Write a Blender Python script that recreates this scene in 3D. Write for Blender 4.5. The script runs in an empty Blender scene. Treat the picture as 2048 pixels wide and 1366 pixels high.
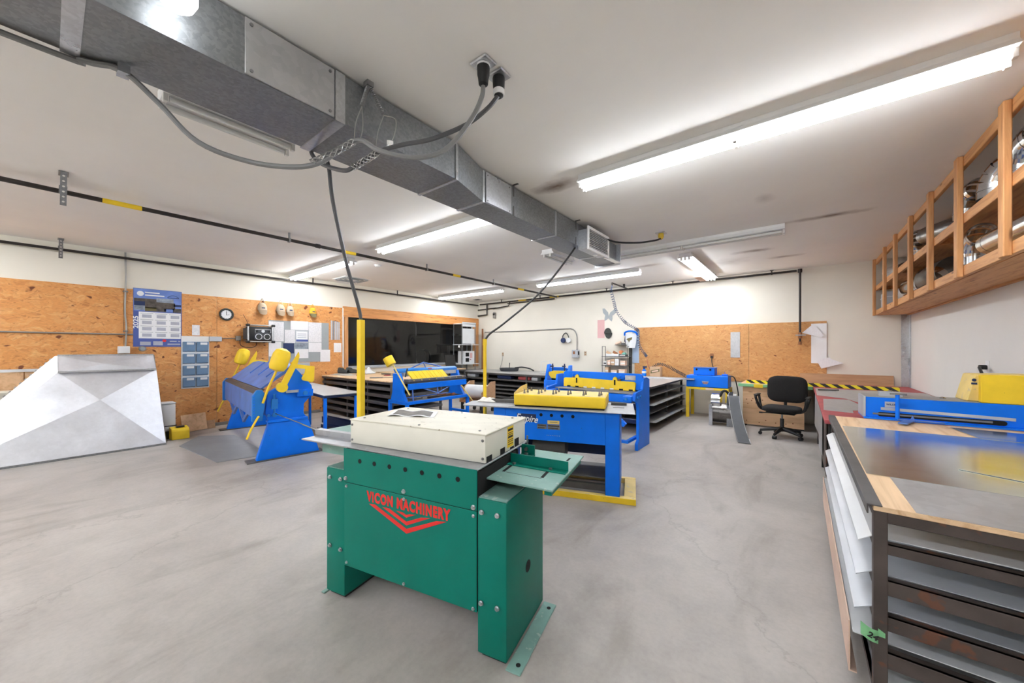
import bpy, bmesh, math, random
from mathutils import Vector, Matrix, Euler
random.seed(7)
PI = math.pi
scene = bpy.context.scene
COL = scene.collection
# ------------------------------------------------------------------ camera, world, exposure
cam_d = bpy.data.cameras.new('camera'); cam = bpy.data.objects.new('camera', cam_d); COL.objects.link(cam)
cam.location = (0, 0, 1.46); cam.rotation_euler = (PI/2, 0, math.radians(38.218))
cam_d.sensor_width = 36; cam_d.lens = 36*731.5/2048; cam_d.shift_y = 14.5/2048; cam_d.clip_start = 0.05
scene.camera = cam
w = bpy.data.worlds.new('world'); scene.world = w; w.use_nodes = True
w.node_tree.nodes['Background'].inputs[0].default_value = (0.9, 0.95, 1, 1)
w.node_tree.nodes['Background'].inputs[1].default_value = 0.3
vs = scene.view_settings
cy = scene.cycles; cy.use_light_tree = False; cy.max_bounces = 7; cy.diffuse_bounces = 4; cy.glossy_bounces = 3; cy.transmission_bounces = 4; cy.transparent_max_bounces = 6; cy.caustics_reflective = False; cy.caustics_refractive = False
vs.view_transform = 'Standard'; vs.look = 'None'; vs.exposure = 1.2; vs.gamma = 1.0; vs.use_curve_mapping = False
TUBE = 24.0                      # radiance of a lit fluorescent tube
GLOBE = 3.5
H = 3.05; XA = -8.72; YB = 9.2; XC = 1.49; YR = -4.6
# ------------------------------------------------------------------ mesh helpers
class MB:
    def __init__(s): s.v = []; s.f = []
    def add(s, vs_, fs):
        n = len(s.v); s.v += [tuple(p) for p in vs_]; s.f += [tuple(i+n for i in f) for f in fs]; return s
    def box(s, x0, x1, y0, y1, z0, z1):
        return s.add([(x0,y0,z0),(x1,y0,z0),(x1,y1,z0),(x0,y1,z0),(x0,y0,z1),(x1,y0,z1),(x1,y1,z1),(x0,y1,z1)],
                     [(0,3,2,1),(4,5,6,7),(0,1,5,4),(1,2,6,5),(2,3,7,6),(3,0,4,7)])
    def obox(s, c, size, rot=(0,0,0)):
        R = Euler(rot).to_matrix(); c = Vector(c); a, b, d = [q/2 for q in size]
        ps = [c + R @ Vector(p) for p in [(-a,-b,-d),(a,-b,-d),(a,b,-d),(-a,b,-d),(-a,-b,d),(a,-b,d),(a,b,d),(-a,b,d)]]
        return s.add(ps, [(0,3,2,1),(4,5,6,7),(0,1,5,4),(1,2,6,5),(2,3,7,6),(3,0,4,7)])
    def prism(s, poly, axis, d0, d1):
        n = len(poly)
        def P(p, d): return {'x':(d,p[0],p[1]),'y':(p[0],d,p[1]),'z':(p[0],p[1],d)}[axis]
        return s.add([P(p,d0) for p in poly]+[P(p,d1) for p in poly],
                     [tuple(range(n))[::-1], tuple(range(n,2*n))]+[(i,(i+1)%n,(i+1)%n+n,i+n) for i in range(n)])
    def cyl(s, p0, p1, r0, r1=None, n=16, cap=True):
        r1 = r0 if r1 is None else r1; p0 = Vector(p0); p1 = Vector(p1); d = (p1-p0).normalized()
        u = d.orthogonal().normalized(); w_ = d.cross(u)
        ps = []
        for p, r in ((p0,r0),(p1,r1)):
            ps += [p+(u*math.cos(2*PI*i/n)+w_*math.sin(2*PI*i/n))*r for i in range(n)]
        fs = [(i,(i+1)%n,(i+1)%n+n,i+n) for i in range(n)]
        if cap: fs += [tuple(range(n))[::-1], tuple(range(n,2*n))]
        return s.add(ps, fs)
    def tube(s, pts, r, n=8, cap=True, closed=False):
        pts = [Vector(p) for p in pts]; m = len(pts); u = None; ps = []
        for i, p in enumerate(pts):
            if closed: t = pts[(i+1)%m]-pts[i-1]
            else: t = pts[min(i+1,m-1)]-pts[max(i-1,0)]
            t = t.normalized() if t.length > 1e-9 else Vector((0,0,1))
            if u is None: u = t.orthogonal().normalized()
            u = (u - t*u.dot(t)); u = u.normalized() if u.length > 1e-6 else t.orthogonal().normalized()
            w_ = t.cross(u); rr = r[i] if isinstance(r, (list,tuple)) else r
            ps += [p+(u*math.cos(2*PI*k/n)+w_*math.sin(2*PI*k/n))*rr for k in range(n)]
        fs = []
        for i in range(m if closed else m-1):
            j = (i+1) % m
            fs += [(i*n+k, i*n+(k+1)%n, j*n+(k+1)%n, j*n+k) for k in range(n)]
        if cap and not closed: fs += [tuple(range(n))[::-1], tuple(range((m-1)*n, m*n))]
        return s.add(ps, fs)
    def lathe(s, prof, c=(0,0,0), n=20, M=None):
        c = Vector(c); ps = []; M = M or Matrix.Identity(3)
        for r, z in prof: ps += [c + M @ Vector((r*math.cos(2*PI*k/n), r*math.sin(2*PI*k/n), z)) for k in range(n)]
        fs = []
        for i in range(len(prof)-1): fs += [(i*n+k, i*n+(k+1)%n, (i+1)*n+(k+1)%n, (i+1)*n+k) for k in range(n)]
        if prof[0][0] > 1e-6: fs.append(tuple(range(n))[::-1])
        if prof[-1][0] > 1e-6: fs.append(tuple(range((len(prof)-1)*n, len(prof)*n)))
        return s.add(ps, fs)
    def grid(s, fn, nu, nv, thick=0.0, flip=False):
        """fn(u,v)->point on 0..1 ; optional thickness along the surface normal"""
        P = [[Vector(fn(i/nu, j/nv)) for j in range(nv+1)] for i in range(nu+1)]
        idx = lambda i, j: i*(nv+1)+j
        top = [p for r in P for p in r]; N = len(top)
        fs = [(idx(i,j),idx(i+1,j),idx(i+1,j+1),idx(i,j+1)) for i in range(nu) for j in range(nv)]
        if not thick: return s.add(top, fs)
        bot = []
        for i in range(nu+1):
            for j in range(nv+1):
                a = P[min(i+1,nu)][j]-P[max(i-1,0)][j]; b = P[i][min(j+1,nv)]-P[i][max(j-1,0)]
                q = a.cross(b); q = q.normalized() if q.length > 1e-9 else Vector((0,0,1))
                bot.append(P[i][j]-q*thick)
        f2 = [tuple(k+N for k in f[::-1]) for f in fs]
        rim = [idx(i,0) for i in range(nu+1)]+[idx(nu,j) for j in range(1,nv+1)]+[idx(i,nv) for i in range(nu-1,-1,-1)]+[idx(0,j) for j in range(nv-1,0,-1)]
        R = [(rim[k], rim[k]+N, rim[(k+1)%len(rim)]+N, rim[(k+1)%len(rim)]) for k in range(len(rim))]
        return s.add(top+bot, fs+f2+R)
def rrect(x0, x1, y0, y1, r, n=4):
    out = []
    for cx, cy, a0 in ((x1-r,y1-r,0),(x0+r,y1-r,PI/2),(x0+r,y0+r,PI),(x1-r,y0+r,1.5*PI)):
        out += [(cx+r*math.cos(a0+PI/2*i/n), cy+r*math.sin(a0+PI/2*i/n)) for i in range(n+1)]
    return out
def catmull(pts, n=8):
    pts = [Vector(p) for p in pts]; out = []
    P = [2*pts[0]-pts[1]]+pts+[2*pts[-1]-pts[-2]]
    for i in range(1, len(P)-2):
        for k in range(n):
            t = k/n; a, b, c, d = P[i-1:i+3]
            out.append(0.5*((2*b)+(c-a)*t+(2*a-5*b+4*c-d)*t*t+(3*b-a-3*c+d)*t**3))
    return out+[pts[-1]]
def obj(name, mb, m, parent=None, bev=0.0, seg=1, smooth=35, loc=None, rot=None, subd=0):
    me = bpy.data.meshes.new(name)
    bm = bmesh.new()
    vv = [bm.verts.new(p) for p in mb.v]
    for f in mb.f:
        try: bm.faces.new([vv[i] for i in f])
        except ValueError: pass
    bmesh.ops.recalc_face_normals(bm, faces=bm.faces)
    if bev > 0:
        ed = [e for e in bm.edges if len(e.link_faces) == 2 and e.calc_face_angle(0) > 0.5]
        bmesh.ops.bevel(bm, geom=ed, offset=bev, segments=seg, affect='EDGES', clamp_overlap=True, profile=0.5)
    bm.to_mesh(me); bm.free()
    if smooth:
        me.shade_smooth(); me.set_sharp_from_angle(angle=math.radians(smooth))
    if m is not None: me.materials.append(m)
    o = bpy.data.objects.new(name, me); COL.objects.link(o)
    if parent is not None: o.parent = parent
    if loc is not None: o.location = loc
    if rot is not None: o.rotation_euler = rot
    if subd:
        md = o.modifiers.new('sub', 'SUBSURF'); md.levels = subd; md.render_levels = subd
    return o
def tag(o, label, cat, group=None):
    o['label'] = label; o['category'] = cat
    if group: o['group'] = group
    return o
def thing(name, label, cat, loc=(0,0,0), rotz=0.0, group=None):
    o = bpy.data.objects.new(name, None); COL.objects.link(o); o.empty_display_size = 0.1
    o.location = loc; o.rotation_euler = (0,0,rotz)
    return tag(o, label, cat, group)
def one(name, mb, m, label, cat, group=None, **k): return tag(obj(name, mb, m, None, **k), label, cat, group)
def struct(name, mb, m, **k):
    o = obj(name, mb, m, None, **k); o['kind'] = 'structure'; return o
def plabel(o, s): o['label'] = s; return o
def dup(root, loc, rotz, label, group=None):
    r = root.copy(); COL.objects.link(r); r.location = loc; r.rotation_euler = (0,0,rotz); r['label'] = label
    if group: r['group'] = group
    for ch in list(root.children):
        c = ch.copy(); COL.objects.link(c); c.parent = r
        for g in ch.children:
            d = g.copy(); COL.objects.link(d); d.parent = c
    return r
def text(name, s, size, m, parent, org, xd, ud, bold=0.0, sx=1.0, shear=0.0, depth=0.0006, align='LEFT', space=1.0, fit=0.0):
    cu = bpy.data.curves.new('t', 'FONT'); cu.body = s; cu.size = size; cu.extrude = depth; cu.offset = bold; cu.shear = shear
    cu.align_x = align; cu.space_character = space; cu.resolution_u = 3
    t = bpy.data.objects.new('t', cu); COL.objects.link(t)
    bpy.context.view_layer.update()
    me = bpy.data.meshes.new_from_object(t.evaluated_get(bpy.context.evaluated_depsgraph_get()))
    bpy.data.objects.remove(t); bpy.data.curves.remove(cu)
    if fit:
        xs = [v.co.x for v in me.vertices]; sx = fit/(max(xs)-min(xs)); me.transform(Matrix.Translation((-min(xs),0,0)))
    xd = Vector(xd).normalized(); ud = Vector(ud).normalized(); nd = xd.cross(ud)
    Mx = Matrix(((xd.x*sx,ud.x,nd.x,org[0]),(xd.y*sx,ud.y,nd.y,org[1]),(xd.z*sx,ud.z,nd.z,org[2]),(0,0,0,1)))
    me.transform(Mx); me.materials.clear(); me.materials.append(m); me.name = name
    o = bpy.data.objects.new(name, me); COL.objects.link(o)
    if parent is not None: o.parent = parent
    return o
# ------------------------------------------------------------------ materials
def lin(c): return tuple(((q/255)/12.92 if q/255 <= 0.04045 else ((q/255+0.055)/1.055)**2.4) for q in c)
def new_mat(name):
    m = bpy.data.materials.new(name); m.use_nodes = True; nt = m.node_tree
    return m, nt, nt.nodes['Principled BSDF'], nt.nodes, nt.links
def coords(nt, scale=(1,1,1), rot=(0,0,0)):
    tc = nt.nodes.new('ShaderNodeTexCoord'); mp = nt.nodes.new('ShaderNodeMapping')
    mp.inputs['Scale'].default_value = scale; mp.inputs['Rotation'].default_value = rot
    nt.links.new(tc.outputs['Object'], mp.inputs[0]); return mp.outputs[0]
def noise(nt, vec, scale, detail=4, rough=0.55, dist=0.0):
    n = nt.nodes.new('ShaderNodeTexNoise'); n.inputs['Scale'].default_value = scale; n.inputs['Detail'].default_value = detail
    n.inputs['Roughness'].default_value = rough; n.inputs['Distortion'].default_value = dist
    nt.links.new(vec, n.inputs['Vector']); return n
def ramp(nt, fac, stops, interp='LINEAR'):
    r = nt.nodes.new('ShaderNodeValToRGB'); cr = r.color_ramp; cr.interpolation = interp
    while len(cr.elements) < len(stops): cr.elements.new(0.5)
    for e, (p, c) in zip(cr.elements, stops):
        e.position = p; e.color = (*c, 1) if len(c) == 3 else c
    nt.links.new(fac, r.inputs[0]); return r.outputs[0]
def mix(nt, fac, a, b, mode='MIX'):
    n = nt.nodes.new('ShaderNodeMix'); n.data_type = 'RGBA'; n.blend_type = mode
    for inp, val in ((n.inputs[0], fac), (n.inputs[6], a), (n.inputs[7], b)):
        if hasattr(val, 'is_output'): nt.links.new(val, inp)
        elif isinstance(val, (int,float)): inp.default_value = val
        else: inp.default_value = (*val, 1)
    return n.outputs[2]
def math_(nt, op, a, b=0.0, c=None):
    n = nt.nodes.new('ShaderNodeMath'); n.operation = op
    for i, val in enumerate((a, b) if c is None else (a, b, c)):
        if hasattr(val, 'is_output'): nt.links.new(val, n.inputs[i])
        else: n.inputs[i].default_value = val
    return n.outputs[0]
def bump(nt, p, hgt, strength=0.2, dist=0.01):
    b = nt.nodes.new('ShaderNodeBump'); b.inputs['Strength'].default_value = strength; b.inputs['Distance'].default_value = dist
    nt.links.new(hgt, b.inputs['Height']); nt.links.new(b.outputs[0], p.inputs['Normal'])
W1 = (1,1,1); K0 = (0,0,0)
def flat(name, rgb, rough=0.5, metal=0.0, var=0.1, vs_=6.0, wear=None, wamt=0.62, wscale=40, bmp=0.0, bsc=80, stretch=(1,1,1), spec=0.5):
    """painted / plain surface: a base colour, slight uneven tone, optional worn specks"""
    m, nt, p, N, L = new_mat(name); c = lin(rgb); v = coords(nt, stretch)
    n1 = noise(nt, v, vs_, 5)
    col = mix(nt, 1.0, c, ramp(nt, n1.outputs[0], [(0.3,(1-var,)*3),(0.7,(1+var*0.4,)*3)]), 'MULTIPLY')
    if wear:
        n2 = noise(nt, v, wscale, 3, 0.6)
        col = mix(nt, ramp(nt, n2.outputs[0], [(wamt,K0),(wamt+0.04,W1)]), col, lin(wear))
    L.new(col, p.inputs['Base Color'])
    p.inputs['Roughness'].default_value = rough; p.inputs['Metallic'].default_value = metal; p.inputs['Specular IOR Level'].default_value = spec
    if bmp: bump(nt, p, noise(nt, v, bsc, 3).outputs[0], bmp, 0.004)
    return m
def metal_sheet(name, rgb, rough=0.35, spangle=0.12, scale=60, metal=0.9, streak=0.0):
    m, nt, p, N, L = new_mat(name); c = lin(rgb); v = coords(nt)
    vo = N.new('ShaderNodeTexVoronoi'); vo.inputs['Scale'].default_value = scale; L.new(v, vo.inputs['Vector'])
    n1 = noise(nt, v, 3, 5)
    sp = math_(nt, 'MULTIPLY', vo.outputs['Color'], 1.0)
    g = ramp(nt, sp, [(0.2,(1-spangle,)*3),(0.8,(1+spangle*0.3,)*3)])
    col = mix(nt, 1.0, c, g, 'MULTIPLY')
    col = mix(nt, 1.0, col, ramp(nt, n1.outputs[0], [(0.3,(0.82,)*3),(0.7,(1,)*3)]), 'MULTIPLY')
    L.new(col, p.inputs['Base Color']); p.inputs['Metallic'].default_value = metal
    rr = ramp(nt, n1.outputs[0], [(0.25,(rough*0.8,)*3),(0.75,(min(1,rough*1.25),)*3)]); L.new(rr, p.inputs['Roughness'])
    return m
def wood(name, c1, c2, axis='x', rough=0.6, knots=True, scale=1.0):
    m, nt, p, N, L = new_mat(name)
    st = {'x':(0.8,9,9),'y':(9,0.8,9),'z':(9,9,0.8)}[axis]; st = tuple(q*scale for q in st)
    v = coords(nt, st); n1 = noise(nt, v, 3.0, 6, 0.6, 0.6)
    col = ramp(nt, n1.outputs[0], [(0.3,lin(c2)),(0.5,lin(c1)),(0.7,tuple(min(1,q*1.12) for q in lin(c1)))])
    if knots:
        kv = coords(nt, {'x':(2.2,9,9),'y':(9,2.2,9),'z':(9,9,2.2)}[axis])
        vo = N.new('ShaderNodeTexVoronoi'); vo.inputs['Scale'].default_value = 0.9; L.new(kv, vo.inputs['Vector'])
        col = mix(nt, ramp(nt, vo.outputs['Distance'], [(0.0,W1),(0.05,(0.8,)*3),(0.11,K0)]), col, tuple(q*0.35 for q in lin(c2)))
    L.new(col, p.inputs['Base Color']); p.inputs['Roughness'].default_value = rough
    bump(nt, p, n1.outputs[0], 0.12, 0.003); return m
def osb(name, base=(206,142,82), light=(226,176,118), dark=(150,86,44), chips=0.9):
    m, nt, p, N, L = new_mat(name); v0 = coords(nt)
    w_ = noise(nt, v0, 5.0, 2); d = N.new('ShaderNodeVectorMath'); d.operation = 'MULTIPLY_ADD'
    L.new(w_.outputs['Color'], d.inputs[0]); d.inputs[1].default_value = (0.22,)*3; L.new(v0, d.inputs[2])
    def flakes(sc, off):
        mp = N.new('ShaderNodeMapping'); mp.inputs['Scale'].default_value = sc; mp.inputs['Location'].default_value = off
        L.new(d.outputs[0], mp.inputs[0])
        vo = N.new('ShaderNodeTexVoronoi'); vo.inputs['Scale'].default_value = 1.0; vo.inputs['Randomness'].default_value = 1.0
        L.new(mp.outputs[0], vo.inputs['Vector']); return vo
    a = flakes((9,9,34), (0,0,0)); b = flakes((14,14,22), (3,5,7)); c = flakes((8,8,13), (1,2,9)); e_ = flakes((30,30,60), (4,4,4))
    sep = lambda vo: vo.outputs['Color']
    ca = ramp(nt, sep(a), [(0.0,lin(dark)),(0.25,lin(base)),(0.7,lin(base)),(1.0,lin(light))])
    cb = ramp(nt, sep(b), [(0.0,lin(base)),(0.6,lin(base)),(1.0,lin(light))])
    col = mix(nt, 0.45, ca, cb)
    fine = noise(nt, coords(nt, (30,30,120)), 1.0, 5); col = mix(nt, 1.0, col, ramp(nt, fine.outputs[0], [(0.3,(0.86,)*3),(0.65,(1.08,)*3)]), 'MULTIPLY')
    near = ramp(nt, c.outputs['Distance'], [(0.2,W1),(0.3,K0)])
    pick = ramp(nt, sep(c), [(chips-0.12,K0),(chips-0.1,W1)])
    col = mix(nt, mix(nt, 1.0, near, pick, 'MULTIPLY'), col, lin((112,58,28)))
    e2 = ramp(nt, sep(e_), [(0.8,K0),(0.82,(0.55,)*3)]); col = mix(nt, e2, col, lin((168,104,52)))
    L.new(col, p.inputs['Base Color']); p.inputs['Roughness'].default_value = 0.62
    bump(nt, p, a.outputs['Distance'], 0.15, 0.003); return m
def concrete():
    m, nt, p, N, L = new_mat('concrete_floor'); v = coords(nt)
    n1 = noise(nt, v, 0.55, 6, 0.62, 0.6); n2 = noise(nt, v, 3.2, 6, 0.65, 0.3); n3 = noise(nt, v, 40, 4, 0.6)
    col = ramp(nt, n1.outputs[0], [(0.25,lin((138,132,126))),(0.45,lin((168,162,156))),(0.7,lin((184,178,172)))])
    col = mix(nt, 1.0, col, ramp(nt, n2.outputs[0], [(0.3,(0.84,)*3),(0.55,(1,)*3),(0.8,(1.06,)*3)]), 'MULTIPLY')
    sv = coords(nt, (1.4,0.5,1)); n4 = noise(nt, sv, 1.3, 6, 0.6, 1.2)
    col = mix(nt, ramp(nt, n4.outputs[0], [(0.52,K0),(0.7,(0.5,)*3)]), col, lin((128,121,112)))
    col = mix(nt, 1.0, col, ramp(nt, n3.outputs[0], [(0.25,(0.93,)*3),(0.6,(1.02,)*3)]), 'MULTIPLY')
    # hairline cracks
    dv = N.new('ShaderNodeVectorMath'); dv.operation = 'MULTIPLY_ADD'; L.new(n2.outputs['Color'], dv.inputs[0]); dv.inputs[1].default_value = (0.5,)*3; L.new(v, dv.inputs[2])
    vo = N.new('ShaderNodeTexVoronoi'); vo.feature = 'DISTANCE_TO_EDGE'; vo.inputs['Scale'].default_value = 0.33; L.new(dv.outputs[0], vo.inputs['Vector'])
    col = mix(nt, ramp(nt, vo.outputs['Distance'], [(0.0,(0.28,)*3),(0.002,(0.12,)*3),(0.005,K0)]), col, lin((112,107,100)))
    L.new(col, p.inputs['Base Color'])
    L.new(ramp(nt, n2.outputs[0], [(0.3,(0.42,)*3),(0.7,(0.62,)*3)]), p.inputs['Roughness'])
    bump(nt, p, n3.outputs[0], 0.05, 0.003); return m
def plaster(name, rgb, stains=(), grime=0.08, marks=False):
    m, nt, p, N, L = new_mat(name); v = coords(nt); c = lin(rgb)
    n1 = noise(nt, v, 0.7, 6, 0.6); n2 = noise(nt, v, 14, 4)
    col = mix(nt, 1.0, c, ramp(nt, n1.outputs[0], [(0.3,(1-grime,)*3),(0.65,(1,)*3)]), 'MULTIPLY')
    if marks:
        n3 = noise(nt, coords(nt, (1,1,1.6)), 7.5, 6, 0.7)
        col = mix(nt, ramp(nt, n3.outputs[0], [(0.70,K0),(0.76,(0.55,)*3)]), col, lin((150,140,126)))
    sn = math_(nt, 'MULTIPLY', math_(nt, 'SUBTRACT', noise(nt, v, 6, 3).outputs[0], 0.5), 0.9) if stains else None
    for (x, y, rx, ry, ang, amt) in stains:
        mp = N.new('ShaderNodeMapping'); mp.vector_type = 'TEXTURE'
        mp.inputs['Location'].default_value = (x, y, H); mp.inputs['Rotation'].default_value = (0,0,ang); mp.inputs['Scale'].default_value = (rx, ry, 1)
        tc = N.new('ShaderNodeTexCoord'); L.new(tc.outputs['Object'], mp.inputs[0])
        ln = N.new('ShaderNodeVectorMath'); ln.operation = 'LENGTH'; L.new(mp.outputs[0], ln.inputs[0])
        f = ramp(nt, math_(nt, 'ADD', ln.outputs['Value'], sn), [(0.0,(amt,)*3),(0.45,(amt*0.5,)*3),(1.0,K0)])
        col = mix(nt, f, col, lin((98,66,36)))
    L.new(col, p.inputs['Base Color']); p.inputs['Roughness'].default_value = 0.85; p.inputs['Specular IOR Level'].default_value = 0.25
    bump(nt, p, n2.outputs[0], 0.05, 0.003); return m
def emit(name, rgb, s):
    m, nt, p, N, L = new_mat(name); p.inputs['Base Color'].default_value = (0.8,0.8,0.8,1)
    p.inputs['Emission Color'].default_value = (*rgb, 1); p.inputs['Emission Strength'].default_value = s; return m
def paper(name, rgb=(236,234,236), ink=(120,122,130), lines=120, amt=0.35, axis=2):
    m, nt, p, N, L = new_mat(name); v = coords(nt); sx = N.new('ShaderNodeSeparateXYZ'); L.new(v, sx.inputs[0])
    z = sx.outputs[axis]; row = math_(nt, 'FRACT', math_(nt, 'MULTIPLY', z, lines))
    on = math_(nt, 'GREATER_THAN', row, 0.55)
    n1 = noise(nt, coords(nt, (70,70,lines*0.25)), 1.0, 2)
    f = math_(nt, 'MULTIPLY', math_(nt, 'MULTIPLY', on, ramp(nt, n1.outputs[0], [(0.45,K0),(0.5,W1)])), amt)
    L.new(mix(nt, f, lin(rgb), lin(ink)), p.inputs['Base Color']); p.inputs['Roughness'].default_value = 0.7; return m
def hazard(name):
    m, nt, p, N, L = new_mat(name); v = coords(nt); sx = N.new('ShaderNodeSeparateXYZ'); L.new(v, sx.inputs[0])
    s = math_(nt, 'FRACT', math_(nt, 'ADD', math_(nt, 'MULTIPLY', sx.outputs[0], 6.4), math_(nt, 'MULTIPLY', sx.outputs[2], 9.0)))
    L.new(mix(nt, math_(nt, 'GREATER_THAN', s, 0.5), lin((232,220,30)), lin((24,24,22))), p.inputs['Base Color']); p.inputs['Roughness'].default_value = 0.45; return m
def glass():
    m, nt, p, N, L = new_mat('tinted_glass'); N.remove(p); out = N['Material Output']
    t = N.new('ShaderNodeBsdfTransparent'); t.inputs[0].default_value = (0.62,0.62,0.63,1)
    g = N.new('ShaderNodeBsdfGlossy'); g.inputs['Roughness'].default_value = 0.03; g.inputs[0].default_value = (0.9,0.9,0.9,1)
    mx = N.new('ShaderNodeMixShader'); mx.inputs[0].default_value = 0.03
    L.new(t.outputs[0], mx.inputs[1]); L.new(g.outputs[0], mx.inputs[2]); L.new(mx.outputs[0], out.inputs[0]); return m
M = {}
M['concrete'] = concrete()
M['ceiling'] = plaster('ceiling_paint', (249,246,241), [(-1.86,3.08,0.32,0.14,0.0,0.95),(-0.60,7.1,0.35,0.13,0.0,0.8),(-0.2,7.85,0.3,0.12,0.0,0.6),(0.25,5.78,0.5,0.1,0.0,0.8),(-2.3,7.1,0.4,0.13,0.0,0.5),(-1.0,7.7,0.35,0.4,0,0.3),(-0.3,4.7,0.1,0.2,0,0.25),(-5.3,3.15,0.22,0.1,0,0.5),(-5.35,7.3,0.3,0.12,0,0.4),(-1.35,8.9,0.3,0.15,0,0.35)], 0.06)
M['wall'] = plaster('wall_paint', (238,232,218), (), 0.06)
M['wallB'] = plaster('wall_paint_scuffed', (232,226,213), (), 0.08, True)
M['wallC'] = plaster('wall_paint_grey', (232,229,224), (), 0.06)
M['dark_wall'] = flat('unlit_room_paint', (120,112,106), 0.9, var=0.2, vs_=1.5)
M['osb'] = osb('osb_left', (214,148,84), (232,184,126), (176,106,54), 0.83); M['osbB'] = osb('osb_back', (194,140,84), (214,168,112), (160,102,54), 0.96)
M['pine'] = wood('pine', (206,150,96), (176,116,66), 'y'); M['pinez'] = wood('pine_upright', (206,150,96), (178,118,68), 'z'); M['header'] = wood('header_pine', (214,150,88), (176,106,54), 'y')
M['ply'] = wood('plywood', (218,178,138), (192,146,104), 'x', 0.65, True, 0.5); M['plyy'] = wood('plywood_top', (222,190,152), (196,154,112), 'y', 0.6, False, 0.6)
M['brownboard'] = wood('fibreboard', (178,140,104), (160,122,88), 'x', 0.7, False)
M['blue'] = flat('blue_enamel', (0,116,236), 0.42, var=0.1, vs_=5, spec=0.3, wear=(40,70,110), wamt=0.72, wscale=26)
M['blue2'] = flat('blue_enamel_worn', (84,122,196), 0.42, var=0.25, vs_=4, wear=(110,120,140), wamt=0.66, wscale=10)
M['bluel'] = flat('light_blue_enamel', (30,122,206), 0.42, var=0.12, vs_=5, wear=(60,80,110), wamt=0.7, wscale=30)
M['green'] = flat('green_enamel', (0,116,100), 0.45, spec=0.25, var=0.1, vs_=4, wear=(120,160,150), wamt=0.76, wscale=34)
M['greend'] = flat('dusty_green_enamel', (122,160,150), 0.5, var=0.2, vs_=6, wear=(150,170,162), wamt=0.62, wscale=20)
M['yellow'] = flat('yellow_enamel', (246,208,50), 0.45, spec=0.35, var=0.1, vs_=6, wear=(96,84,40), wamt=0.72, wscale=60)
M['yellowd'] = flat('dusty_yellow_enamel', (228,200,120), 0.55, var=0.12, vs_=7, wear=(200,180,140), wamt=0.6, wscale=16)
M['cream'] = flat('cream_enamel', (232,229,216), 0.42, var=0.05, vs_=5)
M['creamt'] = flat('scuffed_cream_enamel', (228,223,206), 0.45, var=0.1, vs_=5, wear=(150,136,110), wamt=0.66, wscale=22, stretch=(1,2.2,1))
M['red'] = flat('red_print', (222,38,34), 0.5, var=0.05); M['redpaint'] = flat('dusty_red_paint', (176,78,80), 0.6, var=0.25, vs_=5)
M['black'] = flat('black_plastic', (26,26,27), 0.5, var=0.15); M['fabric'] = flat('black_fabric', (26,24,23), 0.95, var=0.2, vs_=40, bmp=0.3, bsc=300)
M['rubber'] = flat('grey_rubber', (74,76,80), 0.7, var=0.15); M['darkhole'] = flat('hole_black', (8,8,9), 0.9, var=0)
M['white'] = flat('white_enamel', (238,238,238), 0.45, var=0.03); M['whitep'] = flat('white_plastic', (232,230,226), 0.5, var=0.05)
M['galv'] = metal_sheet('galvanised_duct', (150,153,156), 0.42, 0.16, 70); M['galvl'] = metal_sheet('bright_galvanised', (206,208,212), 0.3, 0.1, 60)
M['galvp'] = metal_sheet('satin_hood_steel', (238,240,246), 0.4, 0.03, 40, 0.75); M['sheet'] = metal_sheet('mirror_sheet_steel', (222,230,226), 0.15, 0.04, 25, 0.92)
M['sheetg'] = metal_sheet('dull_sheet_steel', (190,190,190), 0.42, 0.08, 30, 0.6); M['chrome'] = metal_sheet('bright_elbow', (214,216,218), 0.16, 0.1, 50, 1.0)
M['elbowd'] = metal_sheet('dull_elbow', (120,116,112), 0.3, 0.1, 50, 0.9)
M['steel'] = metal_sheet('bare_steel', (150,150,150), 0.35, 0.06, 40); M['tablesteel'] = metal_sheet('machine_table_steel', (176,178,182), 0.45, 0.08, 20, 0.6)
M['rusty'] = flat('mill_scale_steel', (86,76,72), 0.55, 0.35, var=0.35, vs_=5, wear=(110,74,58), wamt=0.6, wscale=9)
M['darksteel'] = flat('dark_rack_steel', (98,96,95), 0.55, 0.4, var=0.25, vs_=6); M['palesheet'] = flat('pale_painted_sheet', (224,226,228), 0.45, var=0.08, vs_=3)
M['greysheet'] = flat('grey_coil_sheet', (190,194,200), 0.4, 0.2, var=0.12, vs_=3); M['pipe'] = flat('black_iron_pipe', (52,46,44), 0.5, 0.3, var=0.2)
M['conduit'] = flat('grey_conduit', (150,147,142), 0.45, 0.4, var=0.1); M['cablem'] = flat('dark_grey_cable', (84,84,86), 0.5, var=0.1); M['cableg'] = flat('grey_cable', (128,128,128), 0.5, var=0.1); M['cableb'] = flat('black_cable', (38,38,39), 0.5, var=0.1)
M['wire'] = metal_sheet('wire_mesh', (190,190,188), 0.3, 0.05, 40); M['hazard'] = hazard('hazard_tape'); M['glass'] = glass()
M['tube_on'] = emit('lit_tube', (0.9,0.945,1.0), TUBE); M['globe_on'] = emit('lit_globe', (0.93,0.97,1.0), GLOBE); M['tube_off'] = flat('unlit_tube', (226,226,224), 0.25, var=0.02)
M['paper'] = paper('printed_page'); M['paperh'] = paper('plain_page', amt=0.12, lines=60); M['pink'] = flat('pink_sheet', (214,170,168), 0.7, var=0.05); M['grey'] = flat('grey_board', (158,164,166), 0.5, var=0.06)
M['mat'] = flat('grey_floor_mat', (140,141,143), 0.75, var=0.12, vs_=3); M['cloth'] = flat('white_rag', (226,222,214), 0.95, var=0.1, vs_=20); M['card'] = flat('tan_cardboard', (206,172,140), 0.8, var=0.1)
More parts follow.
